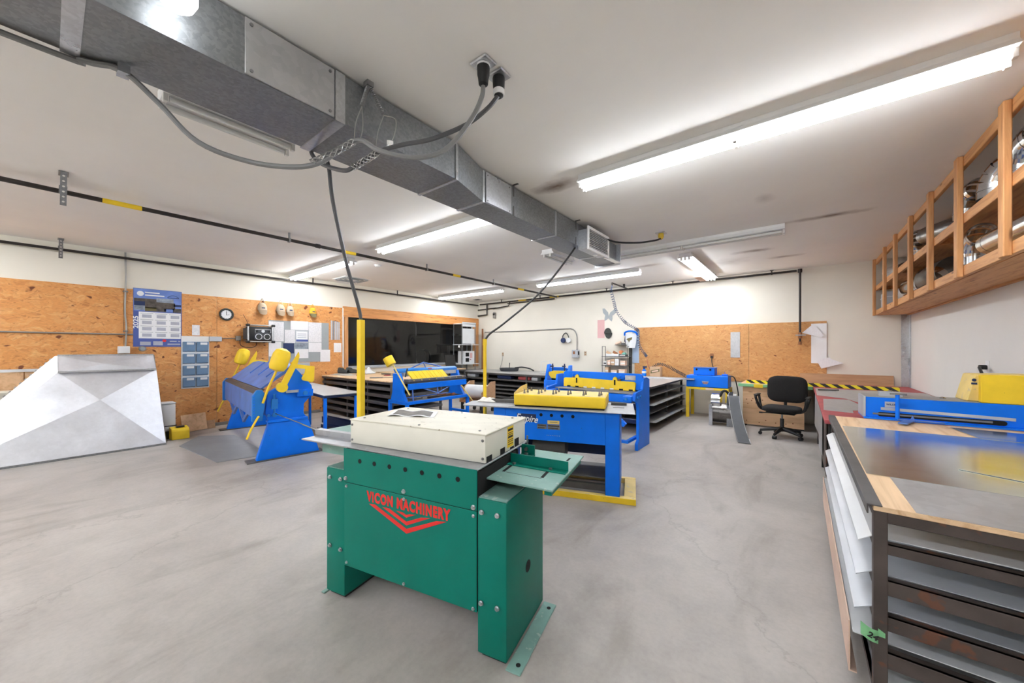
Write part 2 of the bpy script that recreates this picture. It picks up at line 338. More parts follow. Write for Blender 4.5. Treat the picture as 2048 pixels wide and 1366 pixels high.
M['cardp'] = flat('pale_box_card', (226,196,176), 0.8, var=0.06); M['skyblue'] = flat('blue_plastic_sheet', (164,182,206), 0.5, var=0.06); M['pocket'] = flat('blue_pocket', (110,138,168), 0.45, var=0.15)
M['calblue'] = flat('calendar_blue', (74,92,160), 0.45, var=0.1, vs_=3); M['calsky'] = flat('calendar_sky', (110,138,206), 0.45, var=0.25, vs_=4); M['print_dark'] = flat('printed_photo', (92,84,76), 0.5, var=0.6, vs_=18)
M['print_light'] = flat('printed_photo_pale', (150,160,172), 0.5, var=0.5, vs_=14); M['inkgrey'] = flat('ink_grey', (176,178,190), 0.6, var=0.1); M['navy'] = flat('navy', (30,48,92), 0.5, var=0.15)
M['beige'] = flat('beige_cap', (190,172,148), 0.9, var=0.08, bmp=0.2, bsc=200); M['beiged'] = flat('tan_brim', (158,138,114), 0.9, var=0.08); M['hosec'] = flat('blue_grey_hose', (66,80,108), 0.5, var=0.1); M['yellowcap'] = flat('yellow_cap', (226,170,48), 0.9, var=0.08); M['capdark'] = flat('dark_cap', (62,64,62), 0.9, var=0.12)
M['olive'] = flat('olive_brim', (112,104,70), 0.9, var=0.1); M['greentape'] = flat('green_tape', (128,190,138), 0.6, var=0.05); M['orange'] = flat('orange_card', (226,140,92), 0.7, var=0.1)
M['yellowpl'] = flat('yellow_plug', (206,170,44), 0.5, var=0.1); M['brown'] = flat('brown_wood_post', (150,98,62), 0.7, var=0.2); M['teal'] = flat('teal_plastic', (110,176,160), 0.5, var=0.05)
# ------------------------------------------------------------------ setting
struct('floor', MB().box(-12.3, XC+0.15, YR-0.1, YB+0.1, -0.06, 0), M['concrete'], smooth=0)
struct('ceiling', MB().box(XA-0.12, XC+0.15, YR-0.1, YB+0.1, H, H+0.08), M['ceiling'], smooth=0)
wy0, wy1, wz0, wz1 = 4.56, 8.93, 1.0, 2.24
wl = struct('wall_left', MB().box(XA-0.12,XA,YR,wy0,0,H).box(XA-0.12,XA,wy1,YB,0,H).box(XA-0.12,XA,wy0,wy1,0,wz0).box(XA-0.12,XA,wy0,wy1,wz1,H), M['wall'], smooth=0)
y = 4.43
for k in range(7):
    obj('osb_sheet', MB().box(XA, XA+0.012, y-1.216, y, 0.006, 2.45), M['osb'], wl, bev=0.002, smooth=0); y -= 1.22
obj('baseboard_strip', MB().box(XA+0.012, XA+0.024, -2.0, 3.9, 0, 0.06), M['conduit'], wl, smooth=0)
wb = struct('wall_back', MB().box(XA-0.12, XC+0.12, YB, YB+0.12, 0, H), M['wallB'], smooth=0)
for x0, x1 in ((-3.29,-0.852),(-0.848,0.40)):
    obj('osb_sheet', MB().box(x0, x1, YB-0.014, YB, 0.757, 1.99), M['osbB'], wb, bev=0.002, smooth=0)
struct('wall_right', MB().box(XC, XC+0.12, YR, YB, 0, H), M['wallC'], smooth=0)
struct('wall_rear', MB().box(XA-0.12, XC+0.12, YR-0.12, YR, 0, H), M['wall'], smooth=0)
t = struct('trim_1', MB().box(1.385, XC, YB-0.012, YB, 0, 2.05).box(XC-0.012, XC, YB-0.09, YB-0.012, 0, 2.05), M['galvl'], smooth=0)
# window into the unlit room
w1 = bpy.data.objects.new('window_1', None); COL.objects.link(w1); w1['kind'] = 'structure'
obj('header_board', MB().box(XA, XA+0.04, 4.43, 9.17, 2.235, 2.49), M['header'], w1, bev=0.004)
obj('jamb_board', MB().box(XA, XA+0.035, 4.46, 4.555, 0.86, 2.235), M['pinez'], w1, bev=0.003)
obj('jamb_board', MB().box(XA, XA+0.035, 8.92, 9.17, 0.86, 2.235), M['pinez'], w1, bev=0.003)
obj('sill_board', MB().box(XA-0.1, XA+0.05, 4.555, 8.92, 0.965, 1.0), M['greysheet'], w1, bev=0.003)
obj('glass_pane', MB().box(XA-0.075, XA-0.069, wy0, wy1, wz0, wz1), M['glass'], w1, smooth=0)
obj('glazing_bead', MB().box(XA-0.09, XA-0.055, wy0, wy1, wz0, wz0+0.03).box(XA-0.09,XA-0.055,wy0,wy0+0.03,wz0,wz1).box(XA-0.09,XA-0.055,wy1-0.03,wy1,wz0,wz1), M['greysheet'], w1, smooth=0)
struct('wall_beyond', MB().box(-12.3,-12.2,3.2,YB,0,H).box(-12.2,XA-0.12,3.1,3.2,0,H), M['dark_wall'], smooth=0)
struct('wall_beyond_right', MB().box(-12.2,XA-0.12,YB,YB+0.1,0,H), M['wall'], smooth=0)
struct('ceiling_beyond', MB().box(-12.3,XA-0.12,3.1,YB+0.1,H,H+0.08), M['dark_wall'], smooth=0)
# dim things behind the glass
t = thing('storage_shelf', 'dim wall shelf behind the dark window glass', 'shelf', (-9.5, 9.1, 0))
obj('shelf_board', MB().box(-0.75,0.45,-0.5,0,1.58,1.62), M['darksteel'], t); obj('back_panel', MB().box(-0.75,0.45,-0.02,0,1.62,2.2), M['palesheet'], t)
for xx in (-0.7,0.0,0.4): obj('bracket', MB().box(xx-0.015,xx+0.015,-0.48,-0.02,1.3,1.58), M['darksteel'], t)
t = thing('speaker_box', 'dark boxy case on the shelf behind the window glass', 'box', (-9.42, 8.85, 1.62)); obj('case', MB().box(-0.13,0.13,-0.12,0.12,0,0.3), M['black'], t, bev=0.01); obj('knob', MB().cyl((0,0,0.3),(0,0,0.36),0.06), M['black'], t)
t = thing('hose_reel', 'yellow and black hose reel behind the dark window', 'hose reel', (-9.35, 7.35, 0.0))
obj('stand', MB().tube([(-0.2,0,0),(0,0,1.15),(0.2,0,0)],0.02).tube([(0,-0.2,0),(0,0,1.15),(0,0.2,0)],0.02), M['yellow'], t); obj('drum', MB().cyl((0,-0.09,1.2),(0,0.09,1.2),0.16).cyl((0,-0.1,1.2),(0,-0.08,1.2),0.24).cyl((0,0.08,1.2),(0,0.1,1.2),0.24), M['rubber'], t); obj('hose', MB().tube([(0.17*math.cos(a*0.6),-0.07+a*0.0035,1.2+0.17*math.sin(a*0.6)) for a in range(40)],0.015), M['black'], t)
t = thing('blue_drum', 'dim blue barrel standing behind the dark window', 'barrel', (-10.4, 6.4, 0)); obj('body', MB().lathe([(0.28,0),(0.29,0.02),(0.29,0.3),(0.3,0.32),(0.29,0.34),(0.29,0.6),(0.3,0.62),(0.29,0.64),(0.29,0.9),(0.27,0.92)],n=24), M['blue2'], t); obj('lid', MB().cyl((0,0,0.92),(0,0,0.94),0.26), M['black'], t)
t = thing('hanging_rod', 'thin white hanging rod behind the window glass', 'lamp', (-9.2, 6.95, 0)); obj('tube', MB().cyl((0,0,1.86),(0,0,2.2),0.014), M['white'], t); obj('cord', MB().cyl((0,0,2.2),(0,0,H),0.004), M['whitep'], t)  # thin white upright line behind the glass, built as a hung cylinder
t = thing('dark_cabinet', 'tall dark cabinet standing in the unlit room', 'cabinet', (-11.9, 5.2, 0)); obj('body', MB().box(-0.25,0.25,-0.5,0.5,0,2.0), M['black'], t, bev=0.01); obj('door', MB().box(0.25,0.27,-0.49,-0.005,0.05,1.95), M['darksteel'], t); obj('door', MB().box(0.25,0.27,0.005,0.49,0.05,1.95), M['darksteel'], t)
# ------------------------------------------------------------------ ceiling fixtures
def make_fixture(name, L_, tubes, lit, label, wid=0.185):
    t = thing(name, label, 'ceiling light'); h2 = L_/2
    prof = [(-wid/2+0.025,0),(-wid/2+0.025,-0.035),(-wid/2-0.008,-0.07),(-wid/2-0.008,-0.075),(wid/2+0.008,-0.075),(wid/2+0.008,-0.07),(wid/2-0.025,-0.035),(wid/2-0.025,0)]
    obj('housing', MB().prism(prof,'x',-h2,h2), M['white'], t, bev=0.003)
    ys = [(-(tubes-1)/2+i)*(wid*0.47 if tubes < 3 else 0.06) for i in range(tubes)]
    halves = ((-h2+0.03,-0.02),(0.02,h2-0.03)) if L_ > 1.5 else ((-h2+0.03,h2-0.03),)
    for yy in ys:
        for a, b in halves: obj('tube', MB().cyl((a,yy,-0.097),(b,yy,-0.097),0.0175,n=12), M['tube_on'] if lit else M['tube_off'], t)
    for xx in ([-h2+0.012, 0, h2-0.012] if L_ > 1.5 else [-h2+0.012, h2-0.012]):
        for yy in ys: obj('lampholder', MB().box(xx-0.012,xx+0.012,yy-0.016,yy+0.016,-0.122,-0.07), M['whitep'], t, bev=0.003)
    if L_ > 1.5: obj('joint_clip', MB().box(-0.05,0.05,-wid/2+0.021,-wid/2+0.025,-0.03,-0.005), M['white'], t)
    return t
FG = 'eight-foot fluorescent fixtures on the ceiling'
fx = make_fixture('fluorescent_fixture', 2.46, 2, True, 'long lit fluorescent fixture above the wooden wall shelf, nearest one')
fx.location = (-0.365, 3.07, H); fx['group'] = FG
for (x, y, lab) in ((-3.88,3.19,'lit fluorescent fixture partly hidden behind the duct, beside the grey cable'),
                    (-7.36,3.27,'lit fluorescent fixture above the caps on the chipboard wall'),
                    (-7.28,7.3,'lit fluorescent fixture above the right end of the dark window'),
                    (-3.72,7.28,'lit fluorescent fixture above the coiled air hose near the back wall')):
    dup(fx, (x,y,H), 0, lab, FG)
for i, (x, y) in enumerate(((-0.38,-1.6),(-3.9,-1.6),(-7.3,-1.6),(-2.2,-3.7),(-6.2,-3.7))):  # unseen lit fixtures added behind the viewpoint to brighten the room
    dup(fx, (x,y,H), 0, 'added unseen fluorescent fixture behind the viewpoint, '+['nearest the right wall','beside the duct, front row','nearest the chipboard wall','rear row, right one','rear row, left one'][i], FG)
t = make_fixture('fluorescent_fixture', 2.44, 2, False, 'long unlit white fluorescent fixture running from the duct end grille', 0.2); t.location = (-1.37, 5.84, H); t['group'] = FG
t = make_fixture('fluorescent_fixture', 2.3, 3, True, 'lit three-tube fixture turned towards the back wall, with a loose cover strip', 0.24); t.location = (-1.5, 7.7, H); t.rotation_euler = (0,0,PI/2); t['group'] = FG
obj('loose_cover', MB().box(0.45,1.05,0.07,0.2,-0.135,-0.13), M['cardp'], t)
t = make_fixture('short_fixture', 0.72, 2, False, 'short unlit white fixture left of the metal duct, nearest the viewer', 0.24); t.location = (-3.02, 0.78, H); t.rotation_euler = (0,0,PI/2)
t = make_fixture('short_fixture', 0.72, 2, False, 'short unlit white fixture seen below the far end of the duct', 0.24); t.location = (-3.18, 5.3, H); t.rotation_euler = (0,0,PI/2)
t = thing('globe_lamp', 'bright round globe lamp against the side of the metal duct', 'lamp', (-1.93, 0.315, H))
obj('socket', MB().cyl((0,0,0),(0,0,-0.05),0.055).cyl((0,0,-0.05),(0,0,-0.1),0.03), M['whitep'], t)
obj('bulb', MB().lathe([(0.001,-0.255),(0.03,-0.25),(0.052,-0.232),(0.066,-0.2),(0.066,-0.17),(0.05,-0.135),(0.03,-0.1)],n=20), M['globe_on'], t)
# ------------------------------------------------------------------ duct
d = thing('air_duct', 'long rectangular galvanised metal air duct hung below the ceiling', 'duct')
XL, zb, zt = -2.51, 2.755, 3.03
def dsec(y0, y1, a, b):
    m = MB(); e = 0.006; cx = (XL+(a+b)/2)/2; cy = (y0+y1)/2
    v = [(XL,y0,zb),(a,y0,zb),(b,y1,zb),(XL,y1,zb),(XL,y0,zt),(a,y0,zt),(b,y1,zt),(XL,y1,zt),(cx,cy,zb-e),((a+b)/2+e,cy,(zb+zt)/2)]
    return m.add(v, [(0,1,8),(1,2,8),(2,3,8),(3,0,8),(4,5,6,7),(1,5,9),(5,6,9),(6,2,9),(2,1,9),(3,7,4,0),(0,4,5,1),(2,6,7,3)])
secs = [(-4.58,-1.2,-2.06,-2.06),(-1.2,0.06,-2.06,-2.06),(0.06,1.03,-2.06,-2.06),(1.03,1.93,-2.06,-2.06),(1.93,2.37,-2.06,-2.19),(2.37,3.58,-2.19,-2.19),(3.58,4.76,-2.19,-2.19),(4.76,5.34,-2.19,-2.19)]
for s in secs: obj('duct_section', dsec(*s), M['galv'], d, smooth=5)
for yy, x in ((-1.2,-2.06),(0.06,-2.06),(1.03,-2.06),(1.93,-2.06),(2.37,-2.19),(3.58,-2.19),(4.76,-2.19)):
    wdt = 0.028 if yy < 1.5 else 0.012
    obj('drive_cleat', MB().box(XL-0.006,x+0.006,yy-wdt,yy+wdt,zb-0.008,zb).box(x,x+0.008,yy-wdt,yy+wdt,zb-0.008,zt), M['galvl'], d)
obj('access_panel', MB().box(-2.06,-2.05,0.575,0.995,zb+0.004,zt-0.004), M['sheetg'], d, bev=0.002)
obj('access_panel', MB().box(-2.19,-2.18,2.4,2.76,zb+0.004,zt-0.004), M['galvl'], d, bev=0.002)
for yy in (0.6,0.97):
    for zz in (zb+0.025, zt-0.03): obj('screw', MB().cyl((-2.05,yy,zz),(-2.044,yy,zz),0.008,n=8), M['steel'], d)
for yy in (2.42,2.73):
    for zz in (zb+0.02, zt-0.03): obj('screw', MB().cyl((-2.18,yy,zz),(-2.175,yy,zz),0.006,n=8), M['steel'], d)
for yy in (2.8,4.06): obj('hanger_strap', MB().box(-2.19,-2.186,yy-0.012,yy+0.012,zb,H).box(-2.19,-2.13,yy-0.012,yy+0.012,H-0.004,H), M['darksteel'], d)
g = obj('outlet_collar', MB().box(-2.19,-2.05,4.12,4.68,2.705,2.945), M['galvl'], d, bev=0.003)
obj('grille_frame', MB().box(-2.05,-2.03,4.09,4.12,2.68,2.97).box(-2.05,-2.03,4.68,4.71,2.68,2.97).box(-2.05,-2.03,4.12,4.68,2.68,2.715).box(-2.05,-2.03,4.12,4.68,2.935,2.97), M['white'], g, bev=0.002)
obj('grille_backing', MB().box(-2.05,-2.048,4.12,4.68,2.715,2.935), M['darkhole'], g)
for k in range(10): obj('louver', MB().obox((-2.041,4.4,2.728+k*0.0215),(0.02,0.56,0.004),(0,0.0,0)), M['white'], g)
obj('end_flange', MB().box(XL-0.03,-2.13,5.34,5.36,2.73,3.04), M['galvl'], d); obj('end_outlet', MB().box(-2.19,-2.11,4.86,5.34,2.745,2.76).box(-2.19,-2.11,4.86,4.88,2.76,2.98), M['chrome'], d)
# ------------------------------------------------------------------ pipes under the ceiling
t = thing('gas_pipe', 'black iron pipe with yellow bands crossing under the ceiling', 'pipe')
obj('run', MB().cyl((-5.5,-4.55,2.95),(-5.5,9.05,2.95),0.022,n=12), M['pipe'], t)
for a, b in ((0.34,0.62),(2.82,3.0),(5.05,5.25),(7.2,7.45)): obj('yellow_band', MB().cyl((-5.5,a,2.95),(-5.5,b,2.95),0.0245,n=12), M['yellow'], t)
for yy in (2.05,4.4,6.3): obj('hanger', MB().box(-5.507,-5.493,yy-0.012,yy+0.012,2.972,H).box(-5.53,-5.47,yy-0.012,yy+0.012,2.92,2.926).box(-5.53,-5.525,yy-0.012,yy+0.012,2.92,2.975).box(-5.475,-5.47,yy-0.012,yy+0.012,2.92,2.975), M['steel'], t)
for yy in (2.4,): obj('coupling', MB().cyl((-5.5,yy,2.95),(-5.5,yy+0.06,2.95),0.03,n=12), M['pipe'], t)
t = thing('air_pipe', 'black pipe running high along the chipboard wall', 'pipe'); obj('run', MB().cyl((-8.62,-4.5,2.933),(-8.62,9.08,2.933),0.02,n=12), M['pipe'], t)
for yy in (3.7,5.9,7.6): obj('hanger', MB().box(-8.63,-8.61,yy-0.01,yy+0.01,2.91,H), M['pipe'], t)
t = thing('air_pipe', 'black pipe along the back wall, dropping to a valve near the corner', 'pipe')
obj('run', MB().tube(catmull([(-8.55,9.1,2.955),(-6,9.1,2.965),(-3,9.1,2.975),(-0.05,9.1,2.99)],4),0.021,n=12), M['pipe'], t)
obj('elbow', MB().lathe([(0.001,-0.04),(0.033,-0.035),(0.036,0),(0.033,0.035),(0.001,0.04)],(0,9.1,2.985),12), M['pipe'], t)
obj('drop', MB().cyl((0,9.1,2.98),(0,9.1,1.56),0.019,n=12), M['pipe'], t)
v = obj('valve', MB().cyl((0,9.1,1.78),(0,9.1,1.66),0.034,n=12).cyl((0,9.1,1.6),(0,9.1,1.54),0.028,n=12), M['brown'], t); obj('valve_handle', MB().box(-0.07,0.09,9.045,9.06,1.715,1.735), M['steel'], v)
for xx in (-7.6,-6.1,-4.0,-2.35,-0.45): obj('hanger', MB().box(xx-0.01,xx+0.01,9.09,9.11,2.96,H).box(xx-0.03,xx+0.03,9.07,9.13,H-0.006,H), M['pipe'], t)
obj('branch', MB().cyl((-3.42,9.1,2.975),(-3.36,7.95,2.955),0.017,n=10).cyl((-3.36,7.95,2.955),(-3.36,7.95,2.9),0.017,n=10), M['pipe'], t); obj('branch_hanger', MB().box(-3.42,-3.38,8.75,8.79,2.97,H), M['pipe'], t)
obj('yellow_band', MB().cyl((-5.75,9.1,2.968),(-5.45,9.1,2.968),0.024,n=12).cyl((-6.9,9.1,2.962),(-6.6,9.1,2.962),0.024,n=12), M['yellowpl'], t)
obj('lower_run', MB().cyl((-7.35,9.1,2.9),(-5.6,9.1,2.91),0.016,n=10), M['pipe'], t)
t = thing('pipe_manifold', 'cluster of short black pipes and valve in the far wall corner', 'pipe'); obj('risers', MB().tube([(-8.25,9.12,2.93),(-8.25,9.12,2.6),(-8.66,9.12,2.58)],0.025).tube([(-8.66,9.12,2.78),(-7.85,9.12,2.8)],0.02).tube([(-7.95,9.1,2.78),(-7.3,9.1,2.83),(-7.25,9.1,2.95)],0.018), M['pipe'], t); obj('gauge', MB().cyl((-7.95,9.12,2.62),(-7.95,9.18,2.62),0.05).box(-7.99,-7.91,9.12,9.19,2.47,2.62), M['conduit'], t)
def strut(loc, label):
    t = thing('perforated_strut', label, 'bracket', loc, 0, 'perforated hanger struts on the ceiling')
    obj('plate', MB().box(-0.16,-0.02,-0.03,0.03,-0.006,0), M['steel'], t)
    p = obj('strap', MB().obox((-0.12,0,-0.13),(0.34,0.04,0.006),(0,-0.8,0)), M['galv'], t)
    for k in range(6):
        a = (k-2.5)*0.052; c = Vector((-0.12,0,-0.13))+Vector((math.cos(0.8)*a,0,math.sin(0.8)*a)); nn = Vector((math.sin(0.8),0,-math.cos(0.8)))*0.004
        obj('hole', MB().cyl(c-nn,c+nn,0.009,n=8), M['whitep'], p)
    obj('clamp', MB().obox((-0.27,0,-0.1),(0.13,0.05,0.006),(0,-0.3,0)), M['galv'], t)
    return t
strut((-5.16,0.09,H), 'perforated metal strut holding the yellow-banded ceiling pipe'); strut((-8.33,0.12,H), 'perforated metal strut holding the pipe along the chipboard wall')
# ------------------------------------------------------------------ drops, cords, plugs
def ceiling_plug(loc, label, white):
    t = thing('ceiling_outlet', label, 'outlet', loc, 0.0, 'twist-lock outlets in the ceiling')
    obj('cover_plate', MB().box(-0.06,0.06,-0.05,0.05,-0.012,0), M['galvl'], t, bev=0.006)
    p = obj('plug', MB().lathe([(0.034,-0.012),(0.036,-0.02),(0.034,-0.07),(0.03,-0.085),(0.026,-0.12),(0.014,-0.13)],n=16), M['black'], t)
    if white: obj('plug_collar', MB().cyl((0,0,-0.085),(0,0,-0.115),0.033,n=16), M['white'], p)
    else: obj('plug_ring', MB().cyl((0,0,-0.014),(0,0,-0.024),0.038,n=16), M['white'], p)
    return t
ceiling_plug((-1.384,1.5,H), 'ceiling outlet with an all-black plug and grey cord', False); ceiling_plug((-1.378,1.625,H), 'ceiling outlet with a black plug and white collar', True)
one('extension_cord', MB().tube(catmull([(-2.55,-4.4,2.75),(-2.55,-2,2.74),(-2.53,-0.12,2.735),(-2.5,0.1,2.74),(-2.44,0.21,2.735),(-2.42,0.33,2.64),(-2.38,0.47,2.5),(-2.3,0.667,2.455),(-2.17,0.84,2.455),(-2.09,0.95,2.505),(-2.02,1.04,2.61),(-1.95,1.1,2.64),(-1.75,1.09,2.51),(-1.6,1.2,2.47),(-1.5,1.322,2.53),(-1.42,1.43,2.704),(-1.39,1.49,2.85),(-1.384,1.5,2.93)],6),0.013), M['cableg'], 'grey power cord looping from the duct clip to the ceiling outlet', 'cord')
one('extension_cord', MB().tube(catmull([(-1.378,1.62,2.93),(-1.42,1.574,2.85),(-1.52,1.506,2.763),(-1.65,1.361,2.659),(-1.8,1.262,2.633),(-1.92,1.181,2.596),(-2.1,1.146,2.56),(-2.2,1.123,2.553),(-2.45,1.097,2.666),(-2.59,1.1,2.79),(-2.62,1.17,2.84),(-2.585,1.21,2.75),(-2.58,1.24,2.5),(-2.66,1.38,2.1),(-2.735,1.52,1.78),(-2.747,1.543,1.68)],6),0.013), M['cablem'], 'dark power cord dropping behind the duct to the near yellow post', 'cord')
one('cord_clip', MB().box(-2.47,-2.41,0.195,0.235,2.715,2.757), M['galvl'], 'small metal clip holding the grey cord to the duct', 'clip')
def grip(pts, r, label):
    t = thing('cable_grip', label, 'cable grip', (0,0,0), 0, 'wire mesh cable grips'); P = catmull(pts, 10); n = len(P)
    for sgn in (1,-1):
        for ph in range(4):
            path = []
            for i, p in enumerate(P):
                tdir = (P[min(i+1,n-1)]-P[max(i-1,0)]).normalized(); u = tdir.cross(Vector((0,0,1))).normalized(); w_ = tdir.cross(u); a = sgn*i*0.55+ph*PI/2
                path.append(p+(u*math.cos(a)+w_*math.sin(a))*r)
            obj('mesh_strand', MB().tube(path,0.0022,n=4), M['wire'], t)
    return t
g1 = grip([(-2.12,0.9,2.485),(-2.05,1.0,2.565),(-1.985,1.075,2.635)],0.017,'wire mesh grip on the grey cord under the duct'); g2 = grip([(-2.12,1.143,2.557),(-2.02,1.16,2.57),(-1.92,1.181,2.596)],0.017,'wire mesh grip on the dark cord under the duct')
t = thing('spring_hanger', 'pair of springs and wire loops hanging beside the duct', 'hanger', (0,0,0))
obj('hook_bracket', MB().box(-2.045,-2.0,1.165,1.205,H-0.03,H), M['steel'], t)
def coil(p0, p1, r, turns, wr): 
    p0 = Vector(p0); p1 = Vector(p1); d_ = (p1-p0); u = d_.orthogonal().normalized(); w_ = d_.normalized().cross(u); n = turns*8
    return MB().tube([p0+d_*(i/n)+(u*math.cos(i*PI/4)+w_*math.sin(i*PI/4))*r for i in range(n+1)], wr, n=5)
obj('spring', coil((-2.02,1.18,3.02),(-2.0,1.13,2.87),0.011,16,0.0028), M['steel'], t); obj('spring', coil((-2.02,1.19,3.02),(-1.99,1.265,2.88),0.011,16,0.0028), M['steel'], t)
obj('wire_loop', MB().tube(catmull([(-2.0,1.13,2.87),(-1.995,1.09,2.75),(-1.985,1.075,2.64)],5),0.0028,n=5).tube(catmull([(-2.0,1.13,2.87),(-1.99,1.13,2.74),(-1.975,1.1,2.64)],5),0.0028,n=5), M['wire'], t)
obj('wire_loop', MB().tube(catmull([(-1.99,1.265,2.88),(-1.96,1.33,2.87),(-1.94,1.29,2.72),(-1.92,1.185,2.6)],6),0.0028,n=5).tube(catmull([(-1.99,1.265,2.88),(-1.98,1.22,2.75),(-1.94,1.18,2.6)],6),0.0028,n=5), M['wire'], t)
obj('tag', MB().obox((-1.945,1.28,2.7),(0.02,0.035,0.03),(0.3,0.2,0.4)), M['whitep'], t)
one('extension_cord', MB().tube(catmull([(-1.5,5.2,2.97),(-1.55,5.1,2.93),(-1.75,4.95,2.9),(-2.0,4.75,2.92),(-2.12,4.4,2.985),(-2.2,4.28,2.97),(-2.24,4.22,2.84),(-2.3,4.114,2.653),(-2.5,3.729,2.148),(-2.75,3.358,1.771),(-2.86,3.22,1.64),(-2.9,3.17,1.56)],7),0.012), M['cableb'], 'black power cord hanging from the duct end to the far yellow post', 'cord')
t = thing('ceiling_outlet', 'ceiling outlet with a yellow plug beyond the duct grille', 'outlet', (-1.5,5.21,H), 0, 'twist-lock outlets in the ceiling'); obj('cover_plate', MB().box(-0.06,0.06,-0.06,0.06,-0.012,0), M['galvl'], t); obj('plug', MB().lathe([(0.035,-0.012),(0.038,-0.05),(0.03,-0.075),(0.014,-0.09)],n=14), M['yellowpl'], t)
t = thing('ceiling_vent', 'square white air vent in the ceiling above the caps', 'vent', (-8.05,4.3,H)); obj('frame', MB().box(-0.3,0.3,-0.3,0.3,-0.012,0), M['white'], t, bev=0.004)
for k in range(3): s_ = 0.24-k*0.07; obj('vane', MB().prism([(s_,0),(s_+0.03,-0.03),(s_+0.034,-0.03),(s_+0.004,0)],'y',-s_,s_).prism([(-s_,0),(-s_-0.03,-0.03),(-s_-0.034,-0.03),(-s_-0.004,0)],'y',-s_,s_).prism([(s_,0),(s_+0.03,-0.03),(s_+0.034,-0.03),(s_+0.004,0)],'x',-s_,s_).prism([(-s_,0),(-s_-0.03,-0.03),(-s_-0.034,-0.03),(-s_-0.004,0)],'x',-s_,s_), M['grey'], t)
t = thing('smoke_detector', 'small round white detector on the ceiling', 'detector', (-6.3,3.88,H)); obj('base', MB().cyl((0,0,0),(0,0,-0.02),0.065,n=20), M['white'], t); obj('dome', MB().lathe([(0.05,-0.02),(0.045,-0.035),(0.001,-0.04)],n=20), M['white'], t)
t = thing('ceiling_vent', 'tiny dark ceiling vent near the far wall corner', 'vent', (-8.2,8.6,H)); obj('plate', MB().box(-0.12,0.12,-0.1,0.1,-0.008,0), M['conduit'], t); obj('slats', MB().box(-0.1,0.1,-0.07,-0.03,-0.012,-0.008).box(-0.1,0.1,-0.01,0.03,-0.012,-0.008), M['darkhole'], t)
# ------------------------------------------------------------------ green roll former (nearest machine)
def bolt_mesh(m, r=0.009):
    o = obj('bolt', MB().cyl((0,0,0),(0,-0.004,0),r*1.35,n=14).cyl((0,-0.004,0),(0,-0.011,0),r,n=6), m); me = o.data; bpy.data.objects.remove(o); return me
def put(name, me, parent, loc, rot=(0,0,0)):
    o = bpy.data.objects.new(name, me); COL.objects.link(o); o.parent = parent; o.location = loc; o.rotation_euler = rot; return o
BOLT = bolt_mesh(M['galvl']); SBOLT = bolt_mesh(M['steel'])
g = thing('roll_forming_machine', 'green sheet metal roll former with a cream cover, nearest machine', 'machine', (-2.228,1.034,0), math.radians(12.6))
for a0, a1, side in ((0,0.152,-1),(1.05,1.204,1)):
    o = obj('leg_column', MB().box(a0,a1,0,0.47,0.02,0.752), M['green'], g, bev=0.006, seg=2)
    plabel(obj('column_top', MB().box(a0+0.004,a1-0.004,0.006,0.464,0.752,0.756), M['greend'], o), 'dusty grey-green top plate')
    obj('foot', MB().box(a0+0.015,a1-0.015,0.02,0.45,0,0.02), M['black'], g)
    e0 = a1 if side > 0 else a0-0.075
    e0 = e0 if side > 0 else a0-0.03
    fl = obj('foot_flange', MB().box(e0,e0+(0.075 if side > 0 else 0.03),-0.015,0.485,0.0,0.008), M['greend'], g, bev=0.003)
    for yy in ((0.03,0.44) if side > 0 else ()): obj('bolt_hole', MB().cyl((e0+0.045,yy,0.008),(e0+0.045,yy,0.0095),0.011,n=12), M['darkhole'], fl)
obj('side_hole', MB().cyl((1.204,0.25,0.335),(1.2055,0.25,0.335),0.03,n=24), M['darkhole'], g)
ap = obj('upper_apron', MB().box(0.151,1.05,-0.005,0.0,0.69,0.884), M['green'], g, bev=0.002)
for k in range(7): obj('access_hole', MB().cyl((0.282+k*0.11,-0.005,0.825),(0.282+k*0.11,-0.0062,0.825),0.0125,n=18), M['darkhole'], ap)
lp = obj('lower_panel', MB().box(0.153,1.048,-0.004,0.0,0.207,0.687), M['green'], g, bev=0.002)
obj('inner_body', MB().box(0.152,1.05,0.02,0.44,0.62,0.87).box(0.152,1.05,0.45,0.46,0.2,0.87).box(0.152,1.05,0.002,0.02,0.21,0.88), M['darkhole'], g)
for a, z in ((0.17,0.713),(0.602,0.709),(1.03,0.705),(0.036,0.7),(0.125,0.7),(1.075,0.69),(1.158,0.69),(0.036,0.295),(0.125,0.29),(1.072,0.262),(1.158,0.262)): put('bolt', BOLT, g, (a,-0.003,z))
for a, z in ((0.175,0.668),(0.602,0.668),(1.03,0.664),(0.175,0.228),(0.602,0.222),(1.028,0.222)): put('panel_screw', BOLT, g, (a,-0.003,z)).scale = (0.7,0.7,0.7)
obj('table_plate', MB().prism([(-0.275,0.03),(1.05,0.0),(1.05,0.62),(0.1,0.62),(0.1,0.3),(-0.26,0.25)],'z',0.877,0.886), M['tablesteel'], g, bev=0.002)
obj('infeed_bracket', MB().box(-0.17,0.15,0.1,0.14,0.797,0.877).box(-0.17,0.15,0.14,0.45,0.85,0.877), M['greend'], g)
fe = obj('infeed_fence', MB().box(-0.3,0.1,0.145,0.151,0.886,0.921).box(-0.3,0.1,0.151,0.185,0.915,0.921), M['tablesteel'], g)
obj('infeed_table', MB().prism([(-0.38,0.24),(0.1,0.26),(0.1,0.6),(-0.33,0.56)],'z',0.877,0.886), M['greend'], g); obj('infeed_guide', MB().box(-0.27,0.1,0.225,0.232,0.886,0.906), M['green'], g)
co = obj('cover', MB().box(0.1,1.042,0.088,0.582,0.888,1.026), M['cream'], g, bev=0.003, seg=2)
